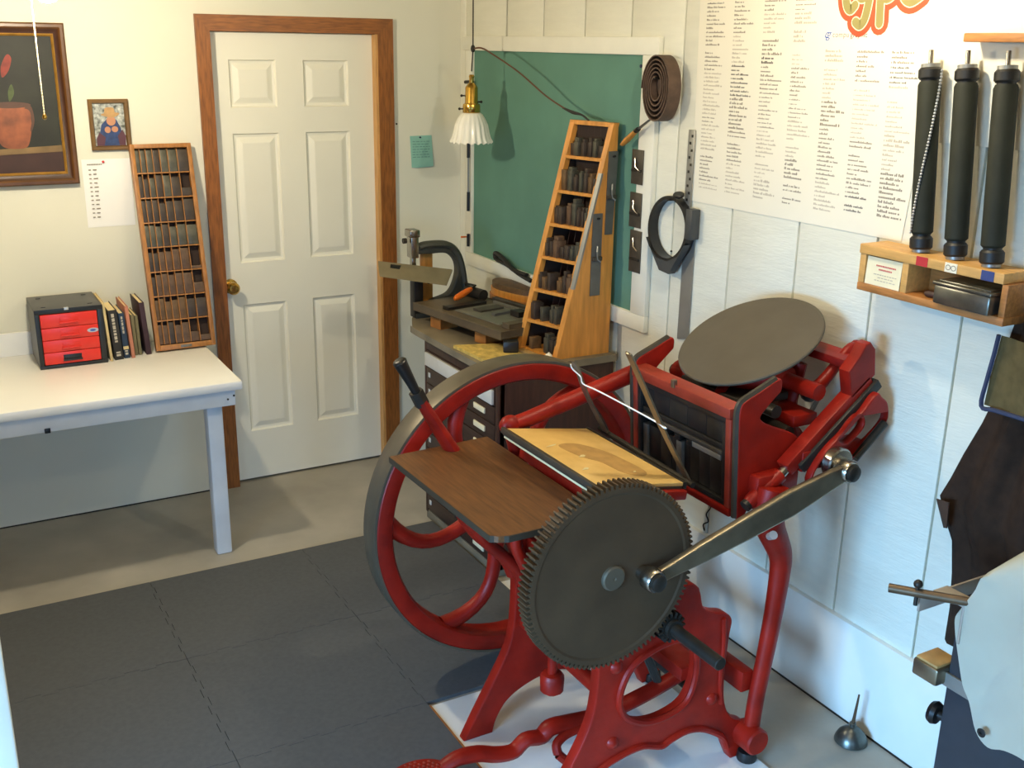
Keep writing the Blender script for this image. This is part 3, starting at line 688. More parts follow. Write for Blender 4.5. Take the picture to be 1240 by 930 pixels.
b = MB(); b.box(cx0 + .002, cx0 + .03, cy1 - .02, cy1, .03, CZ - .028, .002); b.build('front_stile', 'walnut', cb)
b = MB(); b.poly([(x, y, CZ - .028) for x, y in sm([(-.575, -1.392), (-.575, -.70), (-.568, -.655)], 2) + sm([(-.56, -.63), (-.53, -.56), (-.50, -.50), (-.46, -.47)], 3) + [(-.026, -.47), (-.026, -1.392)]], (0, 0, .028)); b.build('cabinet_top', 'topgrey', cb, smooth=0)
b = MB(); b.box(cx0, cx0 + .03, cy0 + .026, cy1 - .02, CZ - .078, CZ - .029, .002); b.build('top_rail', 'walnut', cb)
dz = (CZ - .082 - .045) / 10
for k in range(10):
    z1 = CZ - .082 - k * dz; z0 = z1 - dz + .004
    big = k == 0
    b = MB(); b.box(cx0, cx0 + .40, cy0 + .029, cy1 - .023, z0, z1, .0025); d = b.build('drawer', 'drawerwood', cb)
    if big:
        MB().box(cx0 - .010, cx0, cy0 + .034, cy1 - .027, z0 + .006, z1 - .006, .001).build('label_strip', 'whitelug', d)
    else:
        MB().box(cx0 - .003, cx0, cy1 - .062, cy1 - .045, z0 + .030, z0 + .050, .0005).build('label_holder', 'whitelug', d)
        b = MB(); b.box(cx0 - .006, cx0, cy0 + .10, cy0 + .19, z0 + .024, z0 + .046, .001); b.build('pull_label', 'cream', d)
        b = MB(); b.tube([(cx0, cy0 + .30, z0 + .032), (cx0 - .022, cy0 + .31, z0 + .024), (cx0 - .022, cy0 + .37, z0 + .024), (cx0, cy0 + .38, z0 + .032)], .006, 8); b.build('cup_pull', 'irondark', d)

# wedge shaped type rack
WZ0_, WZ1_ = CZ, 1.742; NY, FY = -1.345, -1.165
def shear(v): return v.x + (-.052 * (v.y - NY) / (FY - NY))
def xf(z): return -.288 + (z - .86) * (.222 / .88)
wd = thing('type_rack', 'tall wedge shaped honey pine type rack full of dark type, on the drawer cabinet', 'rack', (-.15, -1.26, CZ))
def wbuild(b, name, m, par, smooth=35, kind=None):
    for v in b.bm.verts: v.co.x = shear(v.co)
    return b.build(name, m, par, smooth, kind)
def sidep(y0, y1):
    b = MB(); b.poly([(xf(WZ0_), y0, WZ0_), (-.046, y0, WZ0_), (-.046, y0, WZ1_), (xf(WZ1_), y0, WZ1_)], (0, y1 - y0, 0)); return b
wbuild(sidep(NY - .012, NY), 'side_panel', 'pine', wd, 0); wbuild(sidep(FY, FY + .012), 'side_panel', 'pine', wd, 0)
b = MB(); b.poly([(xf(WZ0_) - .002, NY - .014, WZ0_), (xf(WZ0_) + .022, NY - .014, WZ0_), (xf(WZ1_) + .022, NY - .014, WZ1_), (xf(WZ1_) - .002, NY - .014, WZ1_)], (0, .022, 0)); wbuild(b, 'front_stile', 'pine', wd, 0)
b = MB(); b.poly([(xf(1.13) - .004, NY - .016, 1.13), (xf(1.13) + .004, NY - .016, 1.13), (xf(1.56) + .004, NY - .016, 1.56), (xf(1.56) - .004, NY - .016, 1.56)], (0, .016, 0)); wbuild(b, 'metal_edge_strip', 'alum', wd, 0)
b = MB(); b.poly([(xf(WZ0_) - .002, FY - .008, WZ0_), (xf(WZ0_) + .02, FY - .008, WZ0_), (xf(WZ1_) + .02, FY - .008, WZ1_), (xf(WZ1_) - .002, FY - .008, WZ1_)], (0, .022, 0)); wbuild(b, 'front_stile', 'pine', wd, 0)
b = MB(); b.box(xf(WZ1_) - .004, -.046, NY - .013, FY + .013, WZ1_ - .016, WZ1_, .001); wbuild(b, 'top_board', 'pine', wd, 0)
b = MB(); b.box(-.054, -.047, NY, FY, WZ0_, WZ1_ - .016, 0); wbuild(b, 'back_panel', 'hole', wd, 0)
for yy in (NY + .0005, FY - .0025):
    b = MB(); b.poly([(xf(WZ0_) + .024, yy, WZ0_), (-.056, yy, WZ0_), (-.056, yy, WZ1_ - .016), (xf(WZ1_) + .024, yy, WZ1_ - .016)], (0, .002, 0)); wbuild(b, 'shade_lining', 'hole', wd, 0)  # dark sheets added on the inner sides to paint the rack's interior shade
levels = [.872, .985, 1.104, 1.230, 1.356, 1.482, 1.612]
rk = ['bottom', 'second lowest', 'third lowest', 'middle', 'third highest', 'second highest', 'top']
for i, z in enumerate(levels):
    b = MB(); b.box(xf(z) - .004, -.054, NY, FY, z - .012, z, .001); wbuild(b, 'shelf', 'pine', wd, 0)
    zt = (levels[i + 1] - .012) if i < 6 else WZ1_ - .016
    for k in range(5):
        y = NY + (FY - NY) * (k + 1) / 6
        b = MB(); b.poly([(xf(z) + .085, y - .001, z), (-.054, y - .001, z), (-.054, y - .001, zt), (xf(zt) + .075, y - .001, zt)], (0, .002, 0)); wbuild(b, 'divider', 'walnut', wd, 0)  # dividers coloured dark, painting in the shade deep in the rack
    y = FY - .006; k = 0
    while y > NY + .012 and k < 8:
        w = random.choice([.019, .023, .027, .031]); w = min(w, y - NY - .004)
        if w < .01: break
        hh = random.uniform(.040, .062) * (1.35 if i in (4, 5) else 1.1)
        if i in (0, 1, 2) and random.random() < .2: y -= w; continue
        m_ = random.choice(['typedark', 'typedark', 'typewood', 'typebrown', 'typegrey'])
        b = MB(); dp = random.uniform(.034, .05); b.box(-dp / 2, dp / 2, -w / 2 + .0008, w / 2 - .0008, 0, hh, .0012)
        if random.random() < .6: b.box(-dp / 2 + .004, dp / 2 - .008, -w / 2 + .003, w / 2 - .003, hh - .001, hh + random.uniform(.006, .02), .001)
        o = b.build('type_sort', m_)
        o.location = (shear(Vector((xf(z) + .018 + dp / 2 - random.uniform(.004, .014), y - w / 2, 0))), y - w / 2, z)
        tag(o, 'dark type piece, %s from far end, %s shelf of the wedge rack' % (ORD[k], rk[i]), 'type piece', 'pieces of type on the wedge rack')
        y -= w + random.choice([0, .001, .004]); k += 1
# two metal strips hung on the rack's near side
def hang_strip(x0t, x1t, zt, x0b, x1b, zb, label, drop):
    y = NY - .0125
    t = thing('metal_rule', label, 'metal strip', ((x0t + x1t) / 2, y, zb), 'metal strips hung on the wedge rack')
    b = MB(); b.poly([(x0b, y, zb), (x1b, y, zb), (x1t, y, zt), (x0t, y, zt)], (0, -.004, 0)); b.build('strip', 'gauge', t, smooth=0)
    MB().tube([((x0t + x1t) / 2, y + .002, zt - .02), ((x0t + x1t) / 2, y - .016, zt - .017)], .004, 8).build('nail', 'irondark', t)
    xm = (x0t + x1t + x0b + x1b) / 4; zm = zb + (zt - zb) * .45
    b = MB(); b.box(xm - .021, xm + .021, y - .014, y - .004, zm - .006, zm + .010, .002); b.build('slide', 'clip', t)
    b = MB(); b.tube([(xm, y - .012, zm), (xm - .006, y - .018, zm + .03), (xm, y - .010, zm + .05)], .003, 8); b.tube([(xm, y - .012, zm), (xm + .012, y - .018, zm - .01)], .003, 8); b.build('clamp_lever', 'alum', t)
hang_strip(-.083, -.040, 1.640, -.086, -.052, 1.330, 'upper right grey metal strip hung on the side of the wedge rack', 0)
hang_strip(-.142, -.099, 1.412, -.143, -.098, 1.098, 'lower left grey metal strip hung on the side of the wedge rack', 0)

# slab on wooden blocks with tools
A_ = Vector((-.535, -.590, 0)); B_ = Vector((-.435, -1.185, 0)); U = (B_ - A_).normalized(); Vn = Vector((-U.y, U.x, 0))
SLM = Matrix(((Vn.x, U.x, 0, A_.x), (Vn.y, U.y, 0, A_.y), (0, 0, 1, 0), (0, 0, 0, 1)))     # local x to the wall, y towards the viewer
SLZ = .917
for (u, v, l, lb) in ((.02, .10, .09, 'far orange wooden block under the dark slab'), (.03, .40, .30, 'near orange wooden block under the dark slab')):
    b = MB(); b.box(u, u + l, v, v + .07, CZ, SLZ, .002, SLM); o = b.build('wood_block', 'blockwood'); tag(o, lb + ' on the drawer cabinet', 'wood block', 'wood blocks under the dark slab')
b = MB(); b.box(.22, .30, .08, .14, CZ, SLZ, .002, SLM); o = b.build('wood_block', 'blockwood'); tag(o, 'rear wooden block hidden deep under the dark slab on the drawer cabinet', 'wood block', 'wood blocks under the dark slab')
b = MB(); b.box(0, .315, 0, .604, SLZ, SLZ + .030, .003, SLM); o = b.build('imposing_slab', 'stone'); tag(o, 'flat dark brown slab raised on wooden blocks, covered with small tools', 'slab')
ST = SLZ + .030
gl = thing('galley', 'grey metal galley plate lying on the dark slab', 'galley', SLM @ Vector((.2, .4, ST)))
b = MB(); b.box(.06, .27, .22, .52, ST, ST + .004, .001, SLM); b.build('tray', 'galley', gl)
b = MB(); b.box(.262, .27, .22, .52, ST + .004, ST + .016, .001, SLM); b.build('rim', 'galley', gl)
for nm, lb, ct, q, z, m_ in (('quoin', 'small dark metal block lying on the grey galley', 'quoin', (.19, .235, .43, .48), .022, 'irondark'), ('metal_bar', 'short dark bar beside the small block on the grey galley', 'bar', (.13, .25, .38, .40), .010, 'gauge'), ('metal_bar', 'flat grey bar on the far half of the galley', 'bar', (.12, .24, .27, .32), .008, 'clip')):
    b = MB(); b.box(q[0], q[1], q[2], q[3], ST + .004, ST + .004 + z, .002, SLM); tag(b.build(nm, m_), lb, ct)
for nm, lb, q, z, m_ in (('metal_bar', 'long dark bar along the near edge of the slab', (.05, .35, .555, .592), .02, 'stone'), ('metal_bar', 'long dark bar across the slab behind the galley', (.04, .24, .165, .20), .012, 'irondark'), ('metal_bar', 'round grey bar at the right of the slab by the rack', (.292, .310, .18, .42), .020, 'clip')):
    b = MB(); b.box(q[0], q[1], q[2], q[3], ST, ST + z, .003, SLM); tag(b.build(nm, m_), lb, 'bar')
bry = thing('brayer', 'tool with an orange wooden handle lying on the dark slab', 'brayer', SLM @ Vector((.24, .1, ST)))
p0, p1 = SLM @ Vector((.12, .135, ST + .026)), SLM @ Vector((.235, .10, ST + .050))
b = MB(); b.tube(cat([p0, p0.lerp(p1, .15), p0.lerp(p1, .5), p0.lerp(p1, .85), p1], 4), [.006, .013, .0145, .012, .008], 14); b.build('handle', 'orange', bry)
p2, p3 = SLM @ Vector((.265, .03, ST + .026)), SLM @ Vector((.265, .15, ST + .026))
b = MB(); b.tube([p2, p3], .024, 18); b.build('roller', 'irondark', bry)
b = MB(); b.tube([p1, SLM @ Vector((.265, .09, ST + .058)), SLM @ Vector((.265, .015, ST + .055)), SLM @ Vector((.265, .015, ST + .026))], .005, 8); b.build('fork', 'irondark', bry)
# stack of mounted cuts
zz = CZ
for k, (th__, m_, lb) in enumerate(((.050, 'walnut', 'thick dark lower block of the pile by the wall'), (.035, 'pinemid', 'tan lower block with rounded end in the pile by the wall'), (.028, 'pine', 'honey coloured middle block in the pile by the wall'), (.024, 'typebrown', 'brown topmost block of the pile by the wall'))):
    sh = .006 * k
    b = MB(); o_ = [(-.150 + sh, -.56), (-.155 + sh, -.64), (-.110 + sh, -.80 + sh), (-.045, -.80), (-.036, -.70), (-.036, -.56), (-.06, -.50), (-.12 + sh, -.51)]
    zt = zz + th__
    b.poly([(x, y, zz) for x, y in sm(o_, 3, True)], (0, 0, th__)); zz = zt
    # piles sit behind the slab on the cabinet, lifted by the two lower boards
    tag(b.build('wood_cut', m_, smooth=30), lb, 'wood block', 'pile of wooden blocks by the wall')
# black box, yellow pad, wood offcuts, rag, block
b = MB(); mt = Matrix.Translation((-.405, -1.215, CZ + .0125)) @ Matrix.Rotation(-.5, 4, 'Z'); b.box(-.03, .03, -.022, .022, 0, .045, .006, mt)
tag(b.build('ink_box', 'black'), 'small shiny black box standing on the yellow pad beside the dark slab', 'box')
b = MB(); b.poly([(-.562, -1.03, CZ), (-.545, -1.355, CZ), (-.37, -1.345, CZ), (-.385, -1.085, CZ)], (0, 0, .012)); tag(b.build('yellow_pad', 'yellow', smooth=0), 'scuffed yellow pad lying on the near corner of the cabinet top', 'pad')
b = MB(); mt = Matrix.Translation((-.350, -1.26, CZ)) @ Matrix.Rotation(.12, 4, 'Z'); b.box(-.018, .012, -.09, .05, 0, .018, .002, mt); tag(b.build('wood_offcut', 'spearwood'), 'pale wooden offcut lying between the black box and the wedge rack', 'offcut')
rg = MB(); 
gridr = [[rg.bm.verts.new((-.352 + .008 * i, -1.386 + .006 * j, CZ + .001 + .030 * math.sin(PI * i / 7) * math.sin(PI * j / 8) * (1 + .3 * math.sin(i * 2.1 + j * 1.3)))) for i in range(8)] for j in range(9)]
for j in range(8):
    for i in range(7): rg.bm.faces.new((gridr[j][i], gridr[j][i + 1], gridr[j + 1][i + 1], gridr[j + 1][i]))
tag(rg.build('rag', 'greyrag', smooth=60), 'crumpled white rag at the foot of the wedge rack', 'rag')
# looped dark strap on the ledge of the board
sp = MB(); sp.tube(cat([(-.05, -.72, 1.05), (-.06, -.62, 1.055), (-.055, -.52, 1.085), (-.05, -.44, 1.10), (-.045, -.425, 1.085), (-.05, -.45, 1.07), (-.055, -.55, 1.066), (-.055, -.66, 1.045), (-.05, -.76, 1.03)], 6), .008, 8, True, 1.6)
tag(sp.build('cord_loop', 'cord'), 'looped black cord lying along the lower rail of the green board', 'cord')

# wire stitcher behind the cabinet
ws = thing('wire_stitcher', 'cast iron wire stitcher with a C shaped arm at the far corner of the cabinet', 'stitcher', (-.36, -.515, CZ))
SH = Vector((-.03, -.075, .012)); SHM = Matrix.Translation(SH)
out = sm([(-.470, 1.165), (-.40, 1.178), (-.32, 1.172), (-.265, 1.13), (-.235, 1.06), (-.215, .95), (-.205, .885)], 5) + [(-.205, .866), (-.43, .866)] + sm([(-.43, .885), (-.385, .92), (-.30, .95), (-.265, 1.03), (-.275, 1.09), (-.32, 1.125), (-.40, 1.128), (-.468, 1.130)], 5)
plate('frame', out, [], -.455, -.415, 'cast', ws, .006, mtx=SHM)
b = MB(); b.tube(cat([(-.445, -.435, 1.158), (-.40, -.435, 1.165), (-.31, -.435, 1.158), (-.262, -.435, 1.115), (-.238, -.435, 1.04), (-.222, -.435, .93)], 5), [.016, .017, .018, .020, .020, .020], 10, True, 1.8); b.build('arm_rib', 'cast', ws, mtx=SHM)
b = MB(); b.box(-.47, -.17, -.465, -.405, CZ - .012, CZ + .010, .003); b.build('base', 'cast', ws, mtx=SHM)
b = MB(); b.box(-.487, -.452, -.462, -.41, 1.115, 1.232, .004); b.box(-.495, -.447, -.468, -.404, 1.205, 1.238, .006); b.build('stitching_head', 'steel', ws, mtx=SHM)
MB().box(-.480, -.460, -.450, -.424, 1.075, 1.118, .003).build('clinch_driver', 'steel', ws, mtx=SHM)
MB().tube([(-.50, -.436, 1.19), (-.515, -.436, 1.19)], .012, 12).build('adjusting_knob', 'irondark', ws, mtx=SHM)
b = MB(); b.box(-.475, -.432, -.46, -.41, .850, 1.03, .004); b.build('anvil_post', 'irondark', ws, mtx=SHM)
b = MB(); b.box(-.42, -.36, -.405, -.395, .850, 1.12, .004); b.build('wood_backing', 'pine', ws, mtx=SHM)
tb = MB(); tb.poly([(-.681, -.56, 1.129), (-.333, -.56, 1.063), (-.391, -.62, 1.014), (-.70, -.62, 1.082)][::-1], (.0, .004, .006)); table_ = tb.build('table_plate', 'greywood', ws, smooth=0)
MB().poly([Vector((-.681, -.56, 1.129)).lerp(Vector((-.333, -.56, 1.063)), u).lerp(Vector((-.70, -.62, 1.082)).lerp(Vector((-.391, -.62, 1.014)), u), v) + Vector((0, -.001, .001)) for u, v in ((.16, .03), (.30, .03), (.28, .32), (.15, .30))], (0, .001, -.0005)).build('plate_slot', 'black', ws, smooth=0)
MB().tube([(-.44, -.54, 1.02), (-.44, -.575, 1.06)], .012, 10).build('plate_bracket', 'irondark', ws)

# ------------------------------------------------------------------ things hung on the right wall
bl = thing('belt_coil', 'coiled brown leather belt hung on the wall right of the green board', 'belt', (-.04, -1.63, 1.78))
path = []
for k in range(0, 181):
    t = k / 180; a = 2 * PI * 5.2 * t + .3; r = .030 + .068 * t
    path.append((a, r))
bb = MB(); H0, H1 = -.0315, -.085
cyl_, czl = -1.625, 1.880
def bp(a, r): return (cyl_ + r * .80 * math.sin(a), czl + r * 1.16 * math.cos(a) - (r - .03) * .12)
Ls = []
for a, r in path:
    y, z = bp(a, r); y2, z2 = bp(a, r + .0042)
    Ls.append([bb.bm.verts.new((H0, y, z)), bb.bm.verts.new((H1, y, z)), bb.bm.verts.new((H1, y2, z2)), bb.bm.verts.new((H0, y2, z2))])
for A, B in zip(Ls[:-1], Ls[1:]):
    for k in range(4): bb.bm.faces.new((A[k], A[(k + 1) % 4], B[(k + 1) % 4], B[k]))
bb.bm.faces.new(Ls[0]); bb.bm.faces.new(Ls[-1][::-1])
bb.build('coil', 'leather', bl, smooth=40)
b = MB(); b.tube(cat([(-.06, cyl_ + .02, czl + .03), (-.06, cyl_ + .005, czl + .01), (-.06, cyl_ - .01, czl - .02), (-.06, cyl_ - .02, czl - .03)], 4), .0035, 6, True, 6); b.build('inner_end', 'leather', bl)
MB().tube([(-.006, cyl_, czl + .026), (-.09, cyl_, czl + .03)], .004, 8).build('hook', 'irondark', bl)
br = thing('ink_knife', 'ink knife with a wooden handle hung slanting beside the wedge rack', 'knife', (-.06, -1.48, 1.7))
b = MB(); b.tube([(-.055, -1.405, 1.668), (-.055, -1.43, 1.685), (-.055, -1.485, 1.722)], [.010, .014, .011], 10, True, .7); b.build('handle', 'pine', br)
b = MB(); b.tube([(-.055, -1.485, 1.722), (-.055, -1.50, 1.731)], [.012, .011], 10, True, .7); b.build('ferrule', 'irondark', br)
b = MB(); b.tube([(-.055, -1.50, 1.731), (-.050, -1.575, 1.775)], [.009, .006], 8, True, .25); b.build('blade', 'gauge', br)
for k, (y0, y1, z0, z1, lb) in enumerate(((-1.510, -1.440, 1.415, 1.540, 'upper dark metal slide hung on the right edge of the green board'), (-1.512, -1.440, 1.372, 1.50, 'middle dark metal slide hung on the right edge of the green board'), (-1.522, -1.452, 1.205, 1.362, 'lowest dark metal slide hung on the right edge of the green board'))):
    if k == 0: z0, z1 = 1.530, 1.655
    t = thing('metal_slide', lb, 'metal slide', (-.035, (y0 + y1) / 2, z0), 'metal slides on the board edge')
    b = MB(); b.box(-.0345, -.0305, y0, y1, z0, z1, .001); b.build('strip', 'clip', t)
    b = MB(); b.tube([(-.037, (y0 + y1) / 2 + .01, z1 - .03), (-.043, (y0 + y1) / 2, z1 - .06), (-.037, (y0 + y1) / 2 - .018, z1 - .075)], .003, 8); b.build('clip_wire', 'steel', t)
    b = MB(); b.box(-.040, -.0345, y0 + .006, y1 - .006, z0 + .045, z0 + .055, .001); b.build('clip_bar', 'irondark', t)
# magnifier visor
vs = thing('visor', 'black magnifier headband hanging open on the wall below the belt', 'visor', (-.05, -1.69, 1.26))
vy, vz = -1.690, 1.400
ringp = [(-.065 - .0 * k, vy + .108 * math.sin(2 * PI * k / 48), vz + .112 * math.cos(2 * PI * k / 48)) for k in range(49)]
b = MB(); pr = []
for k in range(48):
    a = 2 * PI * k / 48; wv = .030 + .012 * (math.cos(a - PI) + 1) / 2
    y, z = vy + .112 * math.sin(a), vz + .115 * math.cos(a)
    yi, zi = vy + .100 * math.sin(a), vz + .103 * math.cos(a)
    pr.append([b.bm.verts.new((-.012, y, z)), b.bm.verts.new((-.012 - wv, y, z)), b.bm.verts.new((-.012 - wv, yi, zi)), b.bm.verts.new((-.012, yi, zi))])
for k in range(48):
    A, B = pr[k], pr[(k + 1) % 48]
    for q in range(4): b.bm.faces.new((A[q], A[(q + 1) % 4], B[(q + 1) % 4], B[q]))
b.build('headband', 'black', vs, smooth=40)
b = MB(); o_ = [(vy + .108, vz - .045), (vy + .095, vz - .06), (vy + .02, vz - .150), (vy - .035, vz - .155), (vy - .10, vz - .06), (vy - .112, vz - .04), (vy - .08, vz - .085), (vy - .02, vz - .112), (vy + .04, vz - .108), (vy + .085, vz - .075)]
b.poly([(-.058, y, z) for y, z in o_], (.030, 0, 0)); b.build('visor_shell', 'charcoal', vs, smooth=0)
b = MB(); b.box(-.050, -.012, vy - .135, vy - .100, vz - .02, vz + .085, .004, Matrix.Translation((0, 0, 0))); b.build('strap_clasp', 'charcoal', vs)
MB().cyl((-.04, vy - .045, vz + .118), (-.3, -.2, 1), .020, .012, 16, .003).build('tension_knob', 'black', vs)
MB().tube([(-.006, vy, vz + .100), (-.05, vy, vz + .102)], .004, 8).build('hook', 'irondark', vs)
o = MB().cyl((-.008, vy + .015, vz - .085), (-1, 0, 0), .003, .006, 8).build('wall_nail', 'irondark'); tag(o, 'tiny nail in the siding seen through the black headband', 'nail')
# steel straightedges
b = MB(); b.poly([(-.0095, -1.742, 1.006), (-.0095, -1.804, 1.02), (-.0095, -1.806, 1.47), (-.0095, -1.745, 1.46)], (-.004, 0, 0)); o = b.build('straightedge', 'alum', smooth=0); tag(o, 'wide grey steel straightedge hung on the wall right of the headband', 'straightedge')
rl = thing('steel_rule', 'long perforated steel rule hung on the wall between the belt and the poster', 'ruler', (-.012, -1.75, 1.45))
b = MB(); b.box(-.017, -.0145, -1.773, -1.738, 1.46, 1.745, .0005); b.build('strip', 'alum', rl)
for k in range(11): MB().box(-.0176, -.0168, -1.766 + (k % 2) * .010, -1.756 + (k % 2) * .010, 1.48 + k * .024, 1.489 + k * .024).build('tick_mark', 'irondark', rl, smooth=0)
b = MB(); b.tube([(-.022, -1.800, 1.475), (-.022, -1.806, 1.44), (-.022, -1.79, 1.37)], [.004, .009, .003], 8, True, .4); o = b.build('spatula', 'gauge'); tag(o, 'small pointed grey spatula hung on the top of the wide straightedge', 'spatula')

# ------------------------------------------------------------------ printed poster
ps = thing('type_poster', 'large cream poster of typeface specimen columns with a red script heading, on the right wall', 'poster', (-.009, -2.2, 1.507))
b = MB(); yz = [(-1.735, 2.50), (-1.767, 1.507), (-2.682, 1.513), (-2.705, 1.788), (-2.72, 2.50)]
b.poly([(-.0092, y, z) for y, z in yz], (-.0012, 0, 0)); b.build('sheet', 'poster', ps, smooth=0)
b = MB(); b.poly([(-.0092, -2.700, 1.786), (-.0092, -3.6, 1.790), (-.0092, -3.6, 2.5), (-.0092, -2.715, 2.5)], (-.0026, 0, 0)); o = b.build('plain_sheet', 'poster', smooth=0); tag(o, 'plain cream paper sheet on the wall behind the ink rollers', 'paper')
PXp = -.0106
starts = [-1.797, -1.932, -2.070, -2.203, -2.337, -2.458, -2.581]
rnd = random.Random(3)
for ci, y0 in enumerate(starts):
    ztop = 2.48 if ci < 4 else 2.005
    by_tone = {0: MB(), 1: MB(), 2: MB()}
    z = ztop; run = 0; tone = 2; heavy = 1.0
    while z > 1.545 - (0.0 if ci < 5 else -.012):
        if run <= 0: run = rnd.randint(2, 9); tone = rnd.choices([0, 1, 2], [.16, .36, .48])[0] if ci < 4 else rnd.choices([0, 1, 2], [.12, .3, .58])[0]; heavy = rnd.choice([.8, 1, 1, 1.25])
        run -= 1
        if rnd.random() < .05: z -= .013; continue
        L_ = rnd.uniform(.03, .095); y = y0 - (1.75 - z) * 0.03; h = .0062 * heavy
        b = by_tone[tone]
        if tone == 0 and rnd.random() < .035:
            b.poly([(PXp, y, z - .003), (PXp, y - L_, z - .003), (PXp, y - L_, z + h + .002), (PXp, y, z + h + .002)])
            z -= .0128; continue
        e = y - L_
        while y > e:
            w = rnd.uniform(.0022, .0046) * heavy
            hh = h * rnd.choice([.62, .62, .66, 1.0])
            b.poly([(PXp, y, z), (PXp, y - w, z), (PXp, y - w, z + hh), (PXp, y, z + hh)])
            y -= w + .0011
            if rnd.random() < .13: y -= .0035
        z -= .0128
    for tn, b in by_tone.items(): b.build('text_column', ('ink', 'inkmid', 'inkpale')[tn], ps, smooth=0, kind='stuff')
# script heading: the word "type" in rounded strokes, cream outline, brick red surround
def W2(y, z): return (-.0104, y, z)
strokes = [
    [(-2.372, 2.330), (-2.378, 2.26), (-2.384, 2.18), (-2.392, 2.135), (-2.408, 2.118), (-2.424, 2.130)],                       # t stem
    [(-2.345, 2.262), (-2.38, 2.268), (-2.42, 2.262)],                                                                             # t bar
    [(-2.428, 2.240), (-2.432, 2.17), (-2.446, 2.148), (-2.464, 2.165), (-2.474, 2.24)],                                         # y cup
    [(-2.474, 2.24), (-2.474, 2.16), (-2.466, 2.10), (-2.450, 2.078), (-2.432, 2.086)],       # y tail
    [(-2.508, 2.245), (-2.512, 2.16), (-2.518, 2.082)],                                                                           # p stem
    [(-2.510, 2.215), (-2.535, 2.242), (-2.562, 2.22), (-2.560, 2.165), (-2.535, 2.145), (-2.513, 2.160)],                        # p bowl
    [(-2.572, 2.175), (-2.610, 2.195), (-2.622, 2.225), (-2.600, 2.242), (-2.582, 2.205), (-2.588, 2.155), (-2.615, 2.135), (-2.648, 2.150)]]  # e
for nm, wd_, m_, lift in (('heading_surround', .031, 'logored', .0003), ('heading_outline', .0155, 'logocream', .0009), ('heading_letters', .0125, 'logotan', .0015)):
    b = MB()
    for i, s_ in enumerate(strokes):
        for sgm in [s_]: b.ribbon(cat([W2(*p) for p in sgm], 6), wd_, (-1, 0, 0), lift + i * .00002)
    b.build(nm, m_, ps, smooth=0, kind='stuff')
TM = lambda y, z: Matrix(((0, 0, -1, -.0104), (-1, 0, 0, y), (0, 1, 0, z), (0, 0, 0, 1)))
link_mesh('emblem', text_mesh('cg', .034, TM(-2.318, 2.044), .35, .0003, .62), 'blueprint', ps, 0)
link_mesh('printed_name', text_mesh('compu', .021, TM(-2.350, 2.046), 0, .0002, 1.12), 'inkmid', ps, 0)
link_mesh('printed_name', text_mesh('graphic', .021, TM(-2.418, 2.046), 0, .0003, 1.02), 'ink', ps, 0)
# ------------------------------------------------------------------ roller shelf
SY0, SY1 = -3.085, -2.632
sh = thing('roller_shelf', 'small pine wall shelf with coloured labels that holds the three ink rollers', 'shelf', (-.06, -2.86, 1.38))
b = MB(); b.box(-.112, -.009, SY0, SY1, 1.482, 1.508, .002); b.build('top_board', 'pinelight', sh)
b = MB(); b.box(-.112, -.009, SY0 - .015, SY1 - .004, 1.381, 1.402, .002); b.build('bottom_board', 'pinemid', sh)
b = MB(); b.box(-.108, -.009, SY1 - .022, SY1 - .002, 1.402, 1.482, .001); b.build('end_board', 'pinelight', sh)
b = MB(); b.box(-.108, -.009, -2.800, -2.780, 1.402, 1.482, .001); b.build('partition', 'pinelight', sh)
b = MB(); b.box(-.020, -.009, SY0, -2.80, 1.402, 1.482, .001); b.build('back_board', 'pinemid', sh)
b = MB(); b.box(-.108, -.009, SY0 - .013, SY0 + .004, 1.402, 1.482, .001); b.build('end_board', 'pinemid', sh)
for y, m_, nm in ((-2.825, 'redlabel', 'red_label'), (-2.915, 'whitelabel', 'white_label'), (-3.022, 'bluelabel', 'blue_label')):
    MB().box(-.1132, -.112, y - .036, y, 1.483, 1.507).build(nm, m_, sh, smooth=0)
e = MB()
for cy__ in (-2.925, -2.941):
    e.tube([(-.1134, cy__ + .007 * math.cos(a), 1.495 + .006 * math.sin(a)) for a in [2 * PI * k / 14 for k in range(15)]], .0009, 5, False)
e.build('label_mark', 'inkmid', sh, smooth=0, kind='stuff')
cd = thing('greeting_card', 'small cream card with pink printing propped inside the left bay of the roller shelf', 'card', (-.1, -2.715, 1.402))
b = MB(); b.poly([(-.1065, -2.657, 1.4025), (-.1065, -2.776, 1.4025), (-.1030, -2.776, 1.478), (-.1030, -2.657, 1.478)], (.0012, 0, 0)); b.build('card', 'cream', cd, smooth=0)
b = MB()
for z, y0, y1 in ((1.455, -2.69, -2.755), (1.445, -2.70, -2.745)):
    y = y0
    while y > y1:
        w = rnd.uniform(.003, .006); xq = -.1068 + (z - 1.4025) * .0464; b.box(xq - .0006, xq, y - w, y, z, z + .004); y -= w + .0015
b.build('pink_print', 'redprint', cd, smooth=0, kind='stuff')
b = MB()
for z, y0, y1 in ((1.432, -2.685, -2.76), (1.424, -2.70, -2.75), (1.416, -2.69, -2.755)):
    y = y0
    while y > y1:
        w = rnd.uniform(.004, .01); xq = -.1068 + (z - 1.4025) * .0464; b.box(xq - .0006, xq, y - w, y, z, z + .0022); y -= w + .003
b.build('grey_print', 'inkpale', cd, smooth=0, kind='stuff')
tn = thing('tin_box', 'small tarnished lidded tin box standing on the right end of the roller shelf', 'tin', (-.1, -2.99, 1.402))
b = MB(); b.box(-.132, -.025, -3.070, -2.905, 1.402, 1.450, .006); b.build('body', 'tin', tn)
b = MB(); b.box(-.136, -.022, -3.074, -2.901, 1.450, 1.460, .004); b.box(-.124, -.034, -3.064, -2.913, 1.459, 1.464, .003); b.build('lid', 'tin', tn)
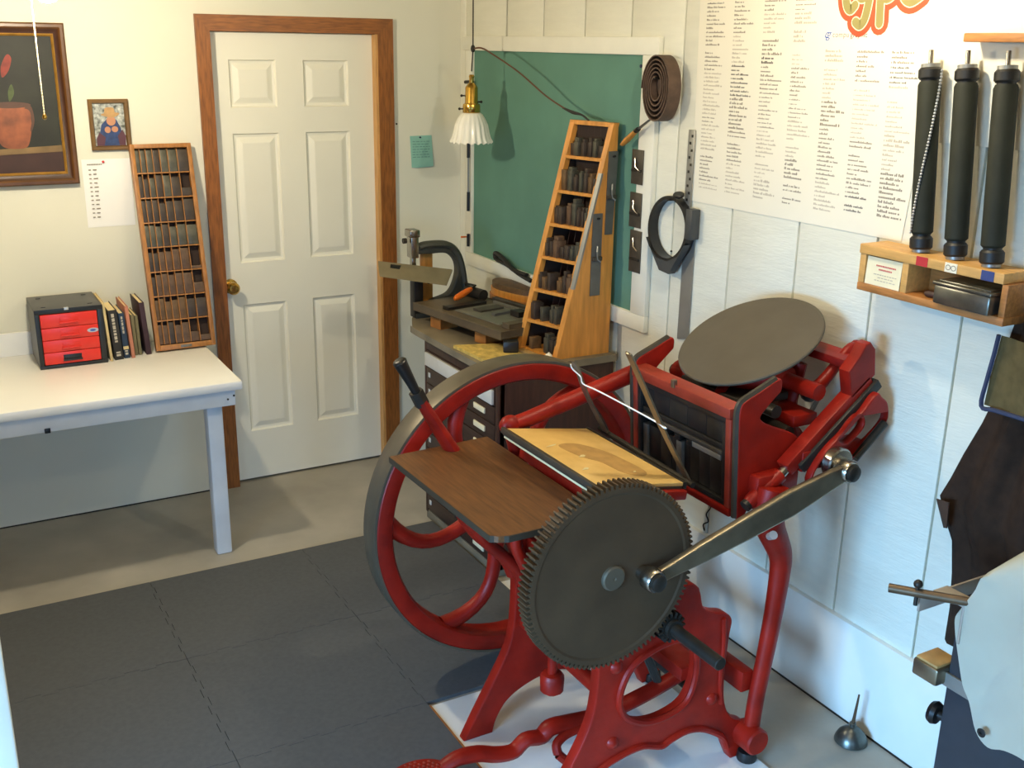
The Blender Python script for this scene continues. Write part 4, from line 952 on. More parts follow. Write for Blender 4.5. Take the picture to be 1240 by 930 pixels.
sd = thing('screwdriver', 'small dark handled tool lying left of the tin box on the roller shelf', 'tool', (-.08, -2.87, 1.402))
b = MB(); b.tube([(-.092, -2.852, 1.412), (-.092, -2.862, 1.412), (-.088, -2.888, 1.411)], [.007, .0095, .006], 12); b.build('handle', 'walnut', sd)
b = MB(); b.tube([(-.088, -2.888, 1.411), (-.085, -2.903, 1.411)], .0035, 8); b.build('blade', 'steel', sd)
def roller(y, x, lean, label, chain=False):
    t = thing('ink_roller', label, 'ink roller', (x, y, 1.508), 'ink rollers standing on the roller shelf')
    R_ = .0285; top = Vector((x + .012, y + lean, 1.975)); bot = Vector((x, y, 1.508)); ax = (top - bot).normalized()
    b = MB(); b.lathe([(0, .047), (R_ * .8, .047), (R_, .053), (R_, .425), (R_ * .86, .434), (0, .434)], bot, ax, 28); b.build('rubber_cover', 'rubber', t)
    b = MB(); b.cyl(bot + ax * .006, ax, R_ * .78, .460, 20); b.build('core', 'rubberblack', t)
    for h0, h1, top_ in ((.008, .042, 0), (.438, .468, 1)):
        b = MB(); b.lathe([(0, h0), (R_ * .86, h0), (R_ * 1.02, h0 + .005), (R_ * 1.02, h1 - .006), (R_ * .86, h1), (0, h1)], bot, ax, 24); b.build('roller_truck', 'rubberblack', t)
    b = MB(); b.cyl(bot + ax * .0, ax, R_ * .8, .009, 20); b.build('bottom_washer', 'alum', t)
    b = MB(); b.lathe([(0, .468), (R_ * .82, .468), (R_ * .82, .477), (0, .479)], bot, ax, 20); b.build('top_washer', 'alum', t)
    b = MB(); b.cyl(bot + ax * .477, ax, .006, .034, 12); b.build('journal', 'steel', t)
    if chain:
        cp = []
        for k in range(52):
            f_ = k / 51; ph2 = math.radians(62 - 124 * f_); o2 = Vector((-.77, -.64, 0)) * math.cos(ph2) + Vector((.64, -.77, 0)) * math.sin(ph2)
            cp.append(bot + ax * (.462 - .41 * f_) + o2 * (R_ + .0030))
        b = MB()
        for q in cp: b.ball(q, .0036, 6)
        b.build('bead_chain', 'silver', t)
roller(-2.797, -.066, .055, 'leftmost dark ink roller with a hanging bead chain, on the small wall shelf', True)
roller(-2.905, -.066, .052, 'middle dark ink roller standing on the small wall shelf')
roller(-3.012, -.066, .046, 'rightmost dark ink roller standing on the small wall shelf')
b = MB(); b.box(-.075, -.012, -3.5, -2.845, 2.035, 2.056, .003); tag(b.build('roller_rail', 'pinemid'), 'wooden rail fixed to the wall above the ink rollers', 'rail')
# ------------------------------------------------------------------ apron
ap = thing('apron', 'brown cloth apron with an olive bib hanging on the wall below the roller shelf', 'apron', (-.08, -3.2, .5))
def cloth(rows_, nx, xbase, amp, name, m, thick, ph_=0.0, sharp=40):
    # rows_: (z, y_left, y_right); y decreases to the right
    b = MB(); g = []
    for (z, yl, yr) in rows_:
        g.append([b.bm.verts.new((xbase - amp * (0.5 + 0.5 * math.sin(i * 1.05 + ph_ + z * 2.2)) * (1 - abs(2 * i / nx - 1) ** 6), yl + (yr - yl) * i / nx, z)) for i in range(nx + 1)])
    for A, B in zip(g[:-1], g[1:]):
        for i in range(nx): b.bm.faces.new((A[i], A[i + 1], B[i + 1], B[i]))
    r = bmesh.ops.solidify(b.bm, geom=b.bm.faces[:], thickness=thick)
    return b.build(name, m, ap, smooth=sharp)
zl = [(1.46, -3.125, -3.3), (1.41, -3.115, -3.33), (1.372, -3.075, -3.36), (1.30, -3.060, -3.40), (1.17, -3.052, -3.42), (1.10, -3.030, -3.42), (1.0, -2.990, -3.42), (.92, -2.962, -3.42), (.86, -2.937, -3.42), (.80, -2.965, -3.42), (.75, -2.995, -3.42), (.66, -3.01, -3.42), (.56, -3.02, -3.42), (.46, -3.02, -3.42)]
cloth(zl, 22, -.030, .035, 'skirt', 'apron', .003)
cloth([(1.350, -3.076, -3.30), (1.30, -3.071, -3.34), (1.24, -3.063, -3.36), (1.165, -3.058, -3.38)], 12, -.074, .012, 'bib', 'olive', .003, .7)
b = MB(); b.tube(cat([(-.083, -3.075, 1.352), (-.083, -3.070, 1.30), (-.083, -3.062, 1.235), (-.083, -3.057, 1.163), (-.086, -3.10, 1.164), (-.088, -3.20, 1.167), (-.088, -3.38, 1.169)], 4), .006, 6); b.build('binding', 'navy', ap)
b = MB(); b.poly([(-.058, -2.948, .860), (-.074, -3.000, .872), (-.074, -3.005, .800), (-.060, -2.985, .790)], (.004, 0, 0)); b.build('folded_corner', 'apron', ap)
MB().tube([(-.006, -3.2, 1.47), (-.06, -3.2, 1.48)], .006, 8).build('coat_hook', 'irondark', ap)

# ------------------------------------------------------------------ oil can
oc = thing('oil_can', 'small tarnished dome oil can with a thin spout standing on the floor by the wall', 'oil can', (-.078, -2.79, 0))
ox, oy = -.085, -2.795
b = MB(); b.lathe([(0, 0), (.046, 0), (.050, .004), (.048, .014), (.040, .030), (.024, .046), (.012, .053), (0, .055)], (ox, oy, 0), (0, 0, 1), 32); b.build('body', 'canmetal', oc)
MB().cyl((ox, oy, .052), (0, 0, 1), .010, .016, 16, .002).build('collar', 'canmetal', oc)
b = MB(); b.tube([(ox, oy, .064), (ox + .006, oy - .004, .165)], [.0055, .0028], 10); b.build('spout', 'rodbrown', oc)

# ------------------------------------------------------------------ machine under a vinyl cover, lower right
sw_ = thing('trim_saw', 'dark slate floor machine with steel fence bars, lower right, under a pale cover', 'machine', (-.2, -3.6, 0))
b = MB(); b.box(-.345, -.035, -4.0, -3.268, 0, .735, .004); b.build('body', 'slate', sw_)
b = MB(); b.tube([(-.47, -3.165, .80), (-.42, -3.245, .806), (-.36, -3.335, .812)], .011, 12); b.build('guide_rod', 'rodbrown', sw_)
b = MB(); b.box(-.425, -.03, -3.222, -3.216, .752, .790, .001); b.build('fence_bar', 'fence', sw_)
b = MB(); b.box(-.385, -.335, -3.306, -3.222, .795, .80, .001); b.box(-.385, -.335, -3.310, -3.304, .70, .80, .001); b.build('bent_strap', 'fence', sw_)
b = MB(); b.tube([(-.437, -3.219, .772), (-.437, -3.219, .825)], .005, 8); b.ball((-.437, -3.219, .827), .011, 10); b.build('clamp_screw', 'irondark', sw_)
b = MB(); b.box(-.385, -.30, -3.268, -3.195, .560, .605, .006); b.build('bracket_block', 'steelworn', sw_)
b = MB(); b.box(-.38, -.305, -3.262, -3.20, .605, .612, .002); b.build('bracket_shim', 'spearwood', sw_)
b = MB(); b.box(-.353, -.345, -3.40, -3.262, .556, .592, .001); b.build('bracket_strap', 'alum', sw_)
b = MB(); b.lathe([(0, 0), (.012, 0), (.012, .018), (.026, .020), (.030, .030), (.026, .040), (0, .044)], (-.325, -3.268, .455), (-.15, 1, 0), 20); b.build('hand_knob', 'black', sw_)
vc = thing('vinyl_cover', 'off white vinyl cover with a black eyelet draped over the machine at the lower right', 'cover', (-.2, -3.6, .5))
b = MB(); edge = [(-3.318, .815), (-3.290, .770), (-3.292, .735), (-3.312, .665), (-3.330, .60), (-3.349, .562), (-3.375, .498), (-3.412, .478), (-3.456, .500), (-3.51, .512), (-3.60, .505), (-3.75, .50), (-4.0, .50)]
ed = cat([(0, y, z) for y, z in edge], 4); g = []
for k, p in enumerate(ed):
    t = k / (len(ed) - 1); row = []
    ty_, tz_ = -3.36 - .64 * t, .93 + .12 * math.sin(PI * min(1, t * 1.6)) 
    for j in range(9):
        s_ = j / 8; y = p.y + (ty_ - p.y) * s_ * .9; z = p.z + (tz_ - p.z) * s_
        x = -.372 - .010 * math.sin(9 * t + 3 * s_) - .012 * s_ + (.10 * max(0, s_ - .7) / .3 if s_ > .7 else 0)
        row.append(b.bm.verts.new((x, y, z)))
    row.append(b.bm.verts.new((-.16, row[-1].co.y, tz_ + .015))); row.append(b.bm.verts.new((-.05, row[-1].co.y, tz_ - .01)))
    g.append(row)
for A, B in zip(g[:-1], g[1:]):
    for i in range(len(A) - 1): b.bm.faces.new((A[i], A[i + 1], B[i + 1], B[i]))
bmesh.ops.solidify(b.bm, geom=b.bm.faces[:], thickness=.004); b.build('sheet', 'cover', vc, smooth=60)
b = MB(); b.lathe([(.004, 0), (.010, 0), (.011, .003), (.004, .004)], (-.384, -3.405, .521), (-1, 0, 0), 20, closed=True); b.lathe([(0, .001), (.005, .001)], (-.384, -3.405, .521), (-1, 0, 0), 16); b.build('eyelet', 'black', vc)

# ------------------------------------------------------------------ the treadle platen press
pr_ = thing('platen_press', 'large red treadle platen printing press with flywheel, dark gear and ink disc', 'printing press', (-.75, -2.4, 0))
P_ = pr_
frame_out = sm([(-1.130, 0), (-1.088, .08), (-1.035, .175), (-.988, .265), (-.968, .34), (-.962, .45), (-.966, .56), (-.99, .64), (-1.012, .70), (-1.008, .77), (-.972, .81), (-.925, .80), (-.885, .71), (-.82, .655), (-.74, .628), (-.672, .630), (-.640, .608)], 5) \
    + sm([(-.632, .585), (-.620, .545), (-.585, .520), (-.535, .502), (-.512, .474), (-.517, .42), (-.522, .30), (-.512, .205), (-.480, .145), (-.430, .115), (-.402, .075), (-.402, 0)], 5) \
    + [(-.470, 0)] + sm([(-.490, .042), (-.515, .088), (-.585, .134), (-.645, .149), (-.700, .139), (-.735, .128)], 4) + sm([(-.742, .130), (-.80, .150), (-.86, .148), (-.925, .131), (-.984, .098), (-1.020, .045), (-1.033, 0)], 4)
frame_hole = sm([(-.886, .368), (-.856, .425), (-.80, .455), (-.72, .468), (-.660, .452), (-.633, .398), (-.632, .321), (-.660, .256), (-.727, .231), (-.801, .236), (-.862, .270), (-.888, .315)], 5, True)
NF0, NF1 = -2.692, -2.655; FF0, FF1 = -2.250, -2.213
near_me = plate('side_frame', frame_out, [frame_hole], NF0, NF1, 'red', P_, .005)
farf = near_me.copy(); C.objects.link(farf); farf.location = near_me.location + Vector((0, FF0 - NF0, 0))
b = MB(); hp = [(x, NF0 - .001, z) for x, z in frame_hole]; b.tube(hp + [hp[0]], .010, 8, False); b.build('frame_bead', 'red', P_)
b = MB(); b.tube([(x, NF0 - .001, z) for x, z in sm([(-.492, .050), (-.517, .096), (-.588, .143), (-.648, .158), (-.705, .148), (-.738, .138), (-.80, .160), (-.86, .158), (-.928, .141), (-.990, .108), (-1.025, .055)], 4)], .010, 8); b.build('frame_bead', 'red', P_)
b = MB(); b.tube([(x, NF0 - .001, z) for x, z in sm([(-.545, .49), (-.537, .40), (-.540, .30), (-.530, .21)], 4)], .007, 8); b.build('frame_bead', 'red', P_)
for x, z in ((-.565, .235), (-.905, .205), (-.905, .44)): MB().lathe([(0, .014), (.008, .013), (.017, .006), (.020, 0)], (x, NF0 + .001, z), (0, -1, 0), 16).build('frame_boss', 'red', P_)
# tie pieces between the two frames
b = MB(); b.box(-.655, -.575, NF1 - .004, FF0 + .004, .300, .340, .004); b.build('cross_brace', 'red', P_)
b = MB(); b.tube([(-.93, NF1 - .004, .36), (-.93, FF0 + .004, .36)], .022, 14); b.build('cross_brace', 'red', P_)
b = MB(); b.box(-.93, -.90, NF1 - .004, FF0 + .004, .56, .64, .004); b.build('cross_brace', 'red', P_)
# flywheel
FC = Vector((-.770, 0, .557)); FY0, FY1 = -1.930, -1.845; FR = .507
b = MB(); b.lathe([(.500, .002), (.494, -.004), (.470, -.008), (.448, -.002), (.440, .010), (.440, .075), (.448, .085), (.494, .089), (.500, .083)], (FC.x, FY0, FC.z), (0, 1, 0), 128, closed=True); fw = b.build('flywheel_rim', 'red', P_)
b = MB(); b.lathe([(.498, -.002), (.506, -.002), (.507, 0), (.507, .085), (.506, .087), (.498, .087)], (FC.x, FY0, FC.z), (0, 1, 0), 128, closed=True); b.build('flywheel_tread', 'ironrim', P_)
for k in range(6):
    a0 = math.radians(55 + 60 * k); pts = []
    for j in range(15):
        t = j / 14; r = .045 + (.452 - .045) * t; a = a0 + math.radians(20) * math.sin(PI * t) - math.radians(6) * (1 - t)
        pts.append((FC.x + r * math.cos(a), FY0 + .038, FC.z + r * math.sin(a)))
    b = MB(); b.tube(pts, [.030, .027, .024, .023, .023, .025, .029], 12, True, 1.0); b.build('flywheel_spoke', 'red', P_)
b = MB(); b.lathe([(0, -.02), (.058, -.02), (.064, -.012), (.064, .112), (.058, .120), (0, .120)], (FC.x, FY0, FC.z), (0, 1, 0), 28); b.build('flywheel_hub', 'red', P_)
PS = Vector((-.773, 0, .552))
b = MB(); b.cyl((PS.x, -1.83, PS.z), (0, -1, 0), .0175, 1.115, 20, .002); b.build('drive_shaft', 'irondark', P_)
for y0 in (NF0 - .012, FF0 - .03):
    b = MB(); b.lathe([(.017, 0), (.036, 0), (.040, .006), (.040, .058), (.036, .064), (.017, .064)], (PS.x, y0, PS.z), (0, 1, 0), 22, closed=True); b.build('shaft_bearing', 'red', P_)
# gear and pinion
def gear(c, y0, y1, rr, rt, n, face, web=None):
    b = MB(); prof = []
    for k in range(n):
        a = 2 * PI * k / n; s_ = 2 * PI / n
        prof += [(rr, a - .5 * s_), (rr, a - .27 * s_), (rt, a - .15 * s_), (rt, a + .15 * s_), (rr, a + .27 * s_)]
    A = [b.bm.verts.new((c.x + r * math.cos(t), y0, c.z + r * math.sin(t))) for r, t in prof]
    B = [b.bm.verts.new((c.x + r * math.cos(t), y1, c.z + r * math.sin(t))) for r, t in prof]
    m = len(A)
    for k in range(m): b.bm.faces.new((A[k], A[(k + 1) % m], B[(k + 1) % m], B[k]))
    ri = rr - .012
    I0 = [b.bm.verts.new((c.x + ri * math.cos(t), y0, c.z + ri * math.sin(t))) for r, t in prof]
    I1 = [b.bm.verts.new((c.x + (ri - .006) * math.cos(t), y0 + face, c.z + (ri - .006) * math.sin(t))) for r, t in prof]
    for k in range(m):
        b.bm.faces.new((I0[k], I0[(k + 1) % m], A[(k + 1) % m], A[k])); b.bm.faces.new((I1[k], I1[(k + 1) % m], I0[(k + 1) % m], I0[k]))
    b.bm.faces.new(I1); b.bm.faces.new(B); return b
GC = Vector((-.970, 0, .746)); GY0, GY1 = -2.748, -2.706
gear(GC, GY0, GY1, .2385, .2505, 104, .003).build('gear_wheel', 'iron', P_, smooth=25)
b = MB(); b.lathe([(0, .008), (.003, .008), (.005, .0095), (.029, .0095), (.033, .006), (.034, 0)], (GC.x, GY0 + .003, GC.z), (0, -1, 0), 32); b.build('gear_hub', 'ironrim', P_)
b = MB(); b.cyl((GC.x, GY1, GC.z), (0, 1, 0), .026, .52, 20); b.build('gear_shaft', 'irondark', P_)
gear(PS, GY0 - .002, GY1 + .002, .030, .043, 15, .002).build('pinion', 'irondark', P_, smooth=25)
b = MB(); b.lathe([(.0175, 0), (.026, 0), (.026, .012), (.0175, .012)], (PS.x, GY0 - .003, PS.z), (0, -1, 0), 20, closed=True); b.build('shaft_collar', 'irondark', P_)
# crank pin and side arm
AY = -2.790; p0 = Vector((-.880, AY, .740)); p1 = Vector((-.236, AY, .911))
b = MB(); b.cyl((p0.x, GY0 + .004, p0.z), (0, -1, 0), .020, .045, 20); b.build('crank_pin', 'steel', P_)
d = (p1 - p0); L_ = d.length; d.normalize(); q = Vector((-d.z, 0, d.x))
arm_o = [(0.0, .019), (.05, .020), (.16, .028), (.30, .034), (.46, .038), (.58, .031), (L_, .024), (L_, -.024), (.58, -.031), (.46, -.040), (.30, -.036), (.16, -.029), (.05, -.020), (0.0, -.019)]
arm_o = [((p0 + d * s_ + q * w).x, (p0 + d * s_ + q * w).z) for s_, w in arm_o]
plate('side_arm', arm_o, [], AY - .011, AY + .011, 'steelworn', P_, .006)
for c_, r in ((p0, .031), (p1, .031)):
    b = MB(); b.lathe([(0, -.020), (r - .004, -.020), (r, -.014), (r, .014), (r - .004, .020), (0, .020)], c_, (0, 1, 0), 28); b.build('arm_eye', 'steel', P_)
    b = MB(); b.lathe([(0, 0), (r * .72, 0), (r * .72, .010), (r * .58, .013), (0, .013)], c_ + Vector((0, -.020, 0)), (0, -1, 0), 6 if r < .02 else 20); b.build('pin_cap', 'irondark', P_)
# feed board with its brackets
FB_ = [(-1.262, -2.030), (-.934, -2.012), (-.934, -2.640)] + [(-1.21, -2.640), (-1.235, -2.634), (-1.250, -2.618)]
b = MB(); b.poly([(x, y, .853) for x, y in FB_], (0, 0, .017)); fb = b.build('feed_board', 'boardwood', P_, smooth=0)
b = MB(); b.poly([(-1.264, -2.029, .852), (-1.259, -2.029, .852), (-1.247, -2.620, .852), (-1.252, -2.621, .852)], (0, 0, .0175)); b.poly([(-1.252, -2.621, .852), (-1.21, -2.643, .852), (-.934, -2.643, .852), (-.934, -2.640, .852), (-1.21, -2.640, .852), (-1.249, -2.618, .852)], (0, 0, .0175)); b.build('board_edge', 'boardedge', P_, smooth=0)
for y in (-2.236, -2.30, -2.60):
    b = MB(); b.tube(cat([(-.965, y, .52), (-1.0, y, .585), (-1.10, y, .69), (-1.16, y, .80), (-1.165, y, .853)], 6), [.020, .018, .016, .016], 12); b.build('board_bracket', 'red', P_)
b = MB(); b.box(-1.20, -.95, -2.58, -2.54, .825, .853, .003); b.box(-1.20, -.95, -2.28, -2.24, .825, .853, .003); b.build('board_cleat', 'irondark', P_)
# platen
ta = math.radians(9.4)
PM = Matrix.Translation((-.962, 0, .953)) @ Matrix.Rotation(ta, 4, 'Y')
PYN, PYF = -2.640, -2.170
b = MB(); b.box(.055, .280, PYN + .01, PYF - .01, -.085, -.028, .006, PM); b.build('platen', 'red', P_)
for y in (-2.56, -2.40, -2.25):
    b = MB(); b.box(.07, .26, y - .012, y + .012, -.16, -.083, .004, PM); b.build('platen_rib', 'red', P_)
b = MB(); b.tube([PM @ Vector((.20, PYN - .01, -.15)), PM @ Vector((.20, PYF + .01, -.15))], .028, 16); b.build('platen_shaft', 'irondark', P_)
b = MB(); b.box(.001, .286, PYN + .002, PYF - .002, -.028, -.020, .001, PM); b.build('packing', 'packing', P_)
b = MB(); b.box(-.003, .288, PYN, PYF, -.020, -.010, .001, PM); b.build('platen_edge', 'boardedge', P_)
b = MB(); b.box(.0, .289, PYN, PYF, -.010, -.0005, .001, PM); tym = b.build('tympan', 'tympan', P_)
b = MB(); b.poly([PM @ Vector((v.x, v.y, 0)) for v in cat([(.085, -2.33, 0), (.15, -2.31, 0), (.205, -2.37, 0), (.225, -2.46, 0), (.228, -2.55, 0), (.19, -2.585, 0), (.15, -2.55, 0), (.135, -2.47, 0), (.10, -2.42, 0)], 5, True)], (0, 0, -.0006)); b.build('ink_wear', 'tympandark', tym, smooth=0)
for (x, y, l, w) in ((.105, -2.42, .030, .008), (.06, -2.33, .05, .004), (.13, -2.60, .03, .006), (.19, -2.55, .012, .004), (.05, -2.52, .03, .007)):
    b = MB(); b.poly([PM @ Vector((x + l * .5 * c__, y + w * s__ * (1.0 if c__ > 0 else .5) + .25 * l * c__, .0008)) for c__, s__ in [(math.cos(2 * PI * k / 9), math.sin(2 * PI * k / 9)) for k in range(9)]], (0, 0, -.0008)); b.build('paper_scuff', 'packing', tym, smooth=0)
b = MB(); b.box(-.010, .004, PYN - .004, PYF + .004, -.014, .003, .002, PM); b.build('front_bail', 'boardedge', P_)
b = MB(); b.box(.286, .298, PYN - .004, PYF + .004, -.018, .003, .002, PM); b.build('rear_bail', 'irondark', P_)
b = MB(); b.box(.20, .295, PYN - .016, PYN + .006, -.045, -.018, .005, PM); b.build('bail_lug', 'red', P_)
def gripper(pts, name):
    b = MB(); b.tube(cat(pts, 5), [.010, .012, .012, .011, .009, .006], 8, True, 1.0); return b.build(name, 'steelworn', P_)
b = MB(); GB = [(-.634, -2.60, .893), (-.735, -2.60, 1.063), (-.838, -2.60, 1.252), (-.853, -2.60, 1.275)]
for (pp_, nm) in ((GB, 'gripper'), ([(-.644, -2.22, .906), (-.717, -2.22, 1.034), (-.750, -2.22, 1.112), (-.768, -2.22, 1.142)], 'gripper')):
    g_ = MB(); w_ = .013
    L1, L2 = [], []
    pts = cat(pp_, 5)
    for i, p in enumerate(pts):
        tdir = (pts[min(i + 1, len(pts) - 1)] - pts[max(i - 1, 0)]).normalized(); nrm = Vector((-tdir.z, 0, tdir.x)) * .0025
        ww = w_ * (1 - .55 * max(0, (i / (len(pts) - 1) - .75) * 4))
        L1.append([g_.bm.verts.new(p + Vector((0, -ww, 0)) + nrm), g_.bm.verts.new(p + Vector((0, ww, 0)) + nrm), g_.bm.verts.new(p + Vector((0, ww, 0)) - nrm), g_.bm.verts.new(p + Vector((0, -ww, 0)) - nrm)])
    for A, B in zip(L1[:-1], L1[1:]):
        for k in range(4): g_.bm.faces.new((A[k], A[(k + 1) % 4], B[(k + 1) % 4], B[k]))
    g_.bm.faces.new(L1[0]); g_.bm.faces.new(L1[-1][::-1]); g_.build(nm, 'steelworn', P_)
b = MB(); b.tube([(-.638, -2.63, .886), (-.638, -2.18, .902)], .009, 10); b.build('gripper_bar', 'irondark', P_)
b = MB(); b.tube(cat([(-.766, -2.205, 1.128), (-.757, -2.203, 1.112), (-.752, -2.238, 1.098), (-.741, -2.236, 1.074), (-.735, -2.30, 1.072), (-.735, -2.45, 1.070), (-.738, -2.585, 1.068), (-.739, -2.616, 1.064), (-.731, -2.617, 1.061), (-.731, -2.585, 1.064), (-.738, -2.578, 1.069)], 5), .0022, 6); tag(b.build('rubber_band', 'whiteband'), 'thin white rubber band stretched between the two steel grippers of the press', 'rubber band')
# far side draw bar and its knuckle
b = MB(); b.tube([(-.92, -2.135, .945), (-.86, -2.135, .955), (-.68, -2.135, .998), (-.45, -2.135, 1.053)], [.022, .024, .026, .028], 16); b.build('draw_bar', 'red', P_)
b = MB(); b.ball((-.925, -2.135, .945), .034, 16, (1, .8, .9)); b.build('draw_bar_eye', 'red', P_)
b = MB(); b.tube([(-.925, -2.135, .945), (-.90, -2.135, .85), (-.87, -2.135, .78)], .022, 12); b.build('draw_bar_link', 'red', P_)
# throw-off lever
b = MB(); b.tube([(-1.170, -2.05, 1.030), (-1.085, -2.05, .885), (-.99, -2.09, .72), (-.955, -2.20, .64)], [.017, .022, .024, .022], 12, True, 1.3); b.build('throw_off_lever', 'red', P_)
b = MB(); b.tube(cat([(-1.184, -2.05, 1.058), (-1.205, -2.05, 1.10), (-1.226, -2.05, 1.140), (-1.234, -2.05, 1.156), (-1.237, -2.05, 1.162)], 4), [.0125, .0155, .019, .021, .014], 16); b.build('lever_handle', 'black', P_)
b = MB(); b.tube([(-1.166, -2.05, 1.020), (-1.186, -2.05, 1.062)], .022, 6); b.build('lever_ferrule', 'irondark', P_)
# bed: two cheek plates, head and foot bars, back plate
cheek = [(-.500, .768), (-.522, 1.075)] + sm([(-.520, 1.092), (-.508, 1.110), (-.455, 1.132), (-.395, 1.157), (-.380, 1.152), (-.379, 1.128)], 4) + sm([(-.381, 1.122), (-.440, 1.070), (-.443, 1.050), (-.40, 1.025), (-.322, .992), (-.290, .965)], 4) + [(-.300, .925), (-.375, .860), (-.462, .800), (-.475, .768)]
BN0, BN1 = -2.662, -2.638; BF0, BF1 = -2.188, -2.164
plate('bed_cheek', cheek, [], BN0, BN1, 'red', P_, .003); plate('bed_cheek', cheek, [], BF0, BF1, 'red', P_, .003)
edge = [(-.5005, .772), (-.5225, 1.075)] + sm([(-.5205, 1.092), (-.508, 1.1105), (-.455, 1.1325), (-.395, 1.1575)], 4)
for y0, y1 in ((BN0, BN1), (BF0, BF1)):
    b = MB(); b.tube([(x, (y0 + y1) / 2, z) for x, z in edge], .0095, 6, True, 1.0); b.build('cheek_edge', 'boardedge', P_)
BM = Matrix.Translation((-.500, 0, .768)) @ Matrix.Rotation(-math.atan2(.022, .307), 4, 'Y')
b = MB(); b.box(-.014, .040, BN1, BF0, .290, .322, .004, BM); b.build('bed_head_bar', 'redworn', P_)
b = MB(); b.box(-.010, .040, BN1, BF0, .0, .026, .004, BM); b.build('bed_foot_bar', 'red', P_)
b = MB(); b.box(-.010, .035, BN1, BN1 + .022, .026, .290, .003, BM); b.build('bed_side_bar', 'redworn', P_)
b = MB(); b.box(-.010, .035, BF0 - .022, BF0, .026, .290, .003, BM); b.build('bed_side_bar', 'redworn', P_)
b = MB(); b.box(.030, .048, BN1, BF0, .020, .300, .002, BM); b.build('bed_plate', 'irondark', P_)
b = MB(); b.box(-.018, -.004, -2.40, -2.385, .312, .336, .002, BM); b.build('chase_latch', 'steelworn', P_)
# bed top bearings and shaft behind the head bar
b = MB(); b.tube([(-.36, BF0 - .005, 1.052), (-.36, -2.265, 1.052)], .034, 18); b.build('shaft_bearing', 'red', P_)
b = MB(); b.tube([(-.36, -2.262, 1.052), (-.36, -2.30, 1.052)], .041, 18); b.build('shaft_bearing', 'red', P_)
b = MB(); b.tube([(-.36, -2.17, 1.050), (-.36, -2.63, 1.050)], .019, 14); b.build('roller_shaft', 'irondark', P_)
b = MB(); b.tube([(-.315, BN1 - .002, .985), (-.29, -2.30, .985), (-.29, BF0 + .004, .985)], .018, 14); b.build('bed_tie_shaft', 'irondark', P_)
# disc
DC = Vector((-.264, -2.393, 1.191)); DA = Vector((-.447, 0, .894)).normalized()
b = MB(); b.lathe([(0, 0), (.2150, 0), (.2185, -.003), (.2185, -.008), (.213, -.012), (0, -.012)], DC, DA, 96); dsc = b.build('ink_disc', 'disc', P_, smooth=30)
b = MB(); b.lathe([(0, -.012), (.10, -.012), (.105, -.020), (.05, -.028), (.042, -.055), (0, -.055)], DC, DA, 28); b.build('disc_hub', 'irondark', P_)
b = MB(); b.tube([DC - DA * .045, DC - DA * .12, (-.20, -2.393, 1.02)], [.030, .026, .03], 14); b.build('disc_stem', 'red', P_)
b = MB(); b.box(-.30, -.21, BN1, BF0, .995, 1.03, .005); b.build('disc_bracket', 'red', P_)
b = MB(); b.tube(cat([(-.385, -2.30, 1.062), (-.36, -2.42, 1.085), (-.30, -2.50, 1.10), (-.21, -2.53, 1.105)], 5), [.026, .030, .028, .026], 12, True, .6); b.build('disc_yoke', 'red', P_)
b = MB(); b.box(-.42, -.24, -2.55, -2.28, 1.045, 1.070, .006); b.build('ratchet_box', 'irondark', P_)
b = MB(); b.tube([(-.42, -2.46, 1.065), (-.33, -2.40, 1.10)], .016, 10); b.build('pawl_arm', 'red', P_)
# roller arm details behind the near cheek
b = MB(); b.tube(cat([(-.168, -2.50, 1.135), (-.176, -2.50, 1.085), (-.192, -2.50, 1.03), (-.200, -2.50, .965), (-.180, -2.50, .915), (-.150, -2.505, .925)], 5), [.022, .020, .022, .030, .034, .022], 12, True, 1.5); b.build('spoon_lever', 'red', P_)
b = MB(); b.ball((-.15, -2.54, 1.05), .028, 14); b.build('lever_ball', 'irondark', P_)
b = MB(); b.tube(cat([(-.235, -2.60, 1.095), (-.19, -2.60, 1.088), (-.150, -2.60, 1.115), (-.11, -2.60, 1.155), (-.070, -2.60, 1.190), (-.045, -2.60, 1.190)], 5), [.024, .020, .018, .016, .015, .014], 12); b.build('roller_arm', 'red', P_)
b = MB(); b.ball((-.045, -2.60, 1.192), .020, 12); b.build('roller_arm_tip', 'red', P_)
b = MB(); b.tube([(-.235, -2.66, 1.097), (-.235, -2.53, 1.097)], .024, 14); b.build('roller_arm_pivot', 'red', P_)
b = MB(); b.tube(cat([(-.31, -2.60, .962), (-.292, -2.60, .985), (-.26, -2.60, .99), (-.22, -2.61, 1.01), (-.19, -2.61, 1.05), (-.165, -2.61, 1.08)], 5), [.009, .008, .007, .006], 8); b.build('spring_rod', 'steelworn', P_)
# slanted roller rail on the near side
r0 = Vector((-.492, -2.690, .826)); r1 = Vector((-.383, -2.690, .890)); r2 = Vector((-.368, -2.690, .904)); r3 = Vector((-.088, -2.690, 1.126))
b = MB(); b.tube([r0, r0.lerp(r1, .1), r1], [.016, .021, .021], 16); b.build('rail_socket', 'red', P_)
b = MB(); b.tube([r1, r2 + (r3 - r2) * .03], .0145, 14); b.build('rail_plunger', 'steel', P_)
b = MB(); b.tube([r0 - (r1 - r0) * .10, r0], .017, 14); b.build('socket_tip', 'irondark', P_)
rd = (r3 - r2).normalized(); rn = Vector((-rd.z, 0, rd.x)); RL = (r3 - r2).length
RMt = Matrix(((rd.x, 0, rn.x, r2.x), (0, 1, 0, 0), (rd.z, 0, rn.z, r2.z), (0, 0, 0, 1)))
b = MB(); b.box(0, RL, -2.712, -2.668, -.016, .024, .004, RMt); b.build('roller_rail', 'red', P_)
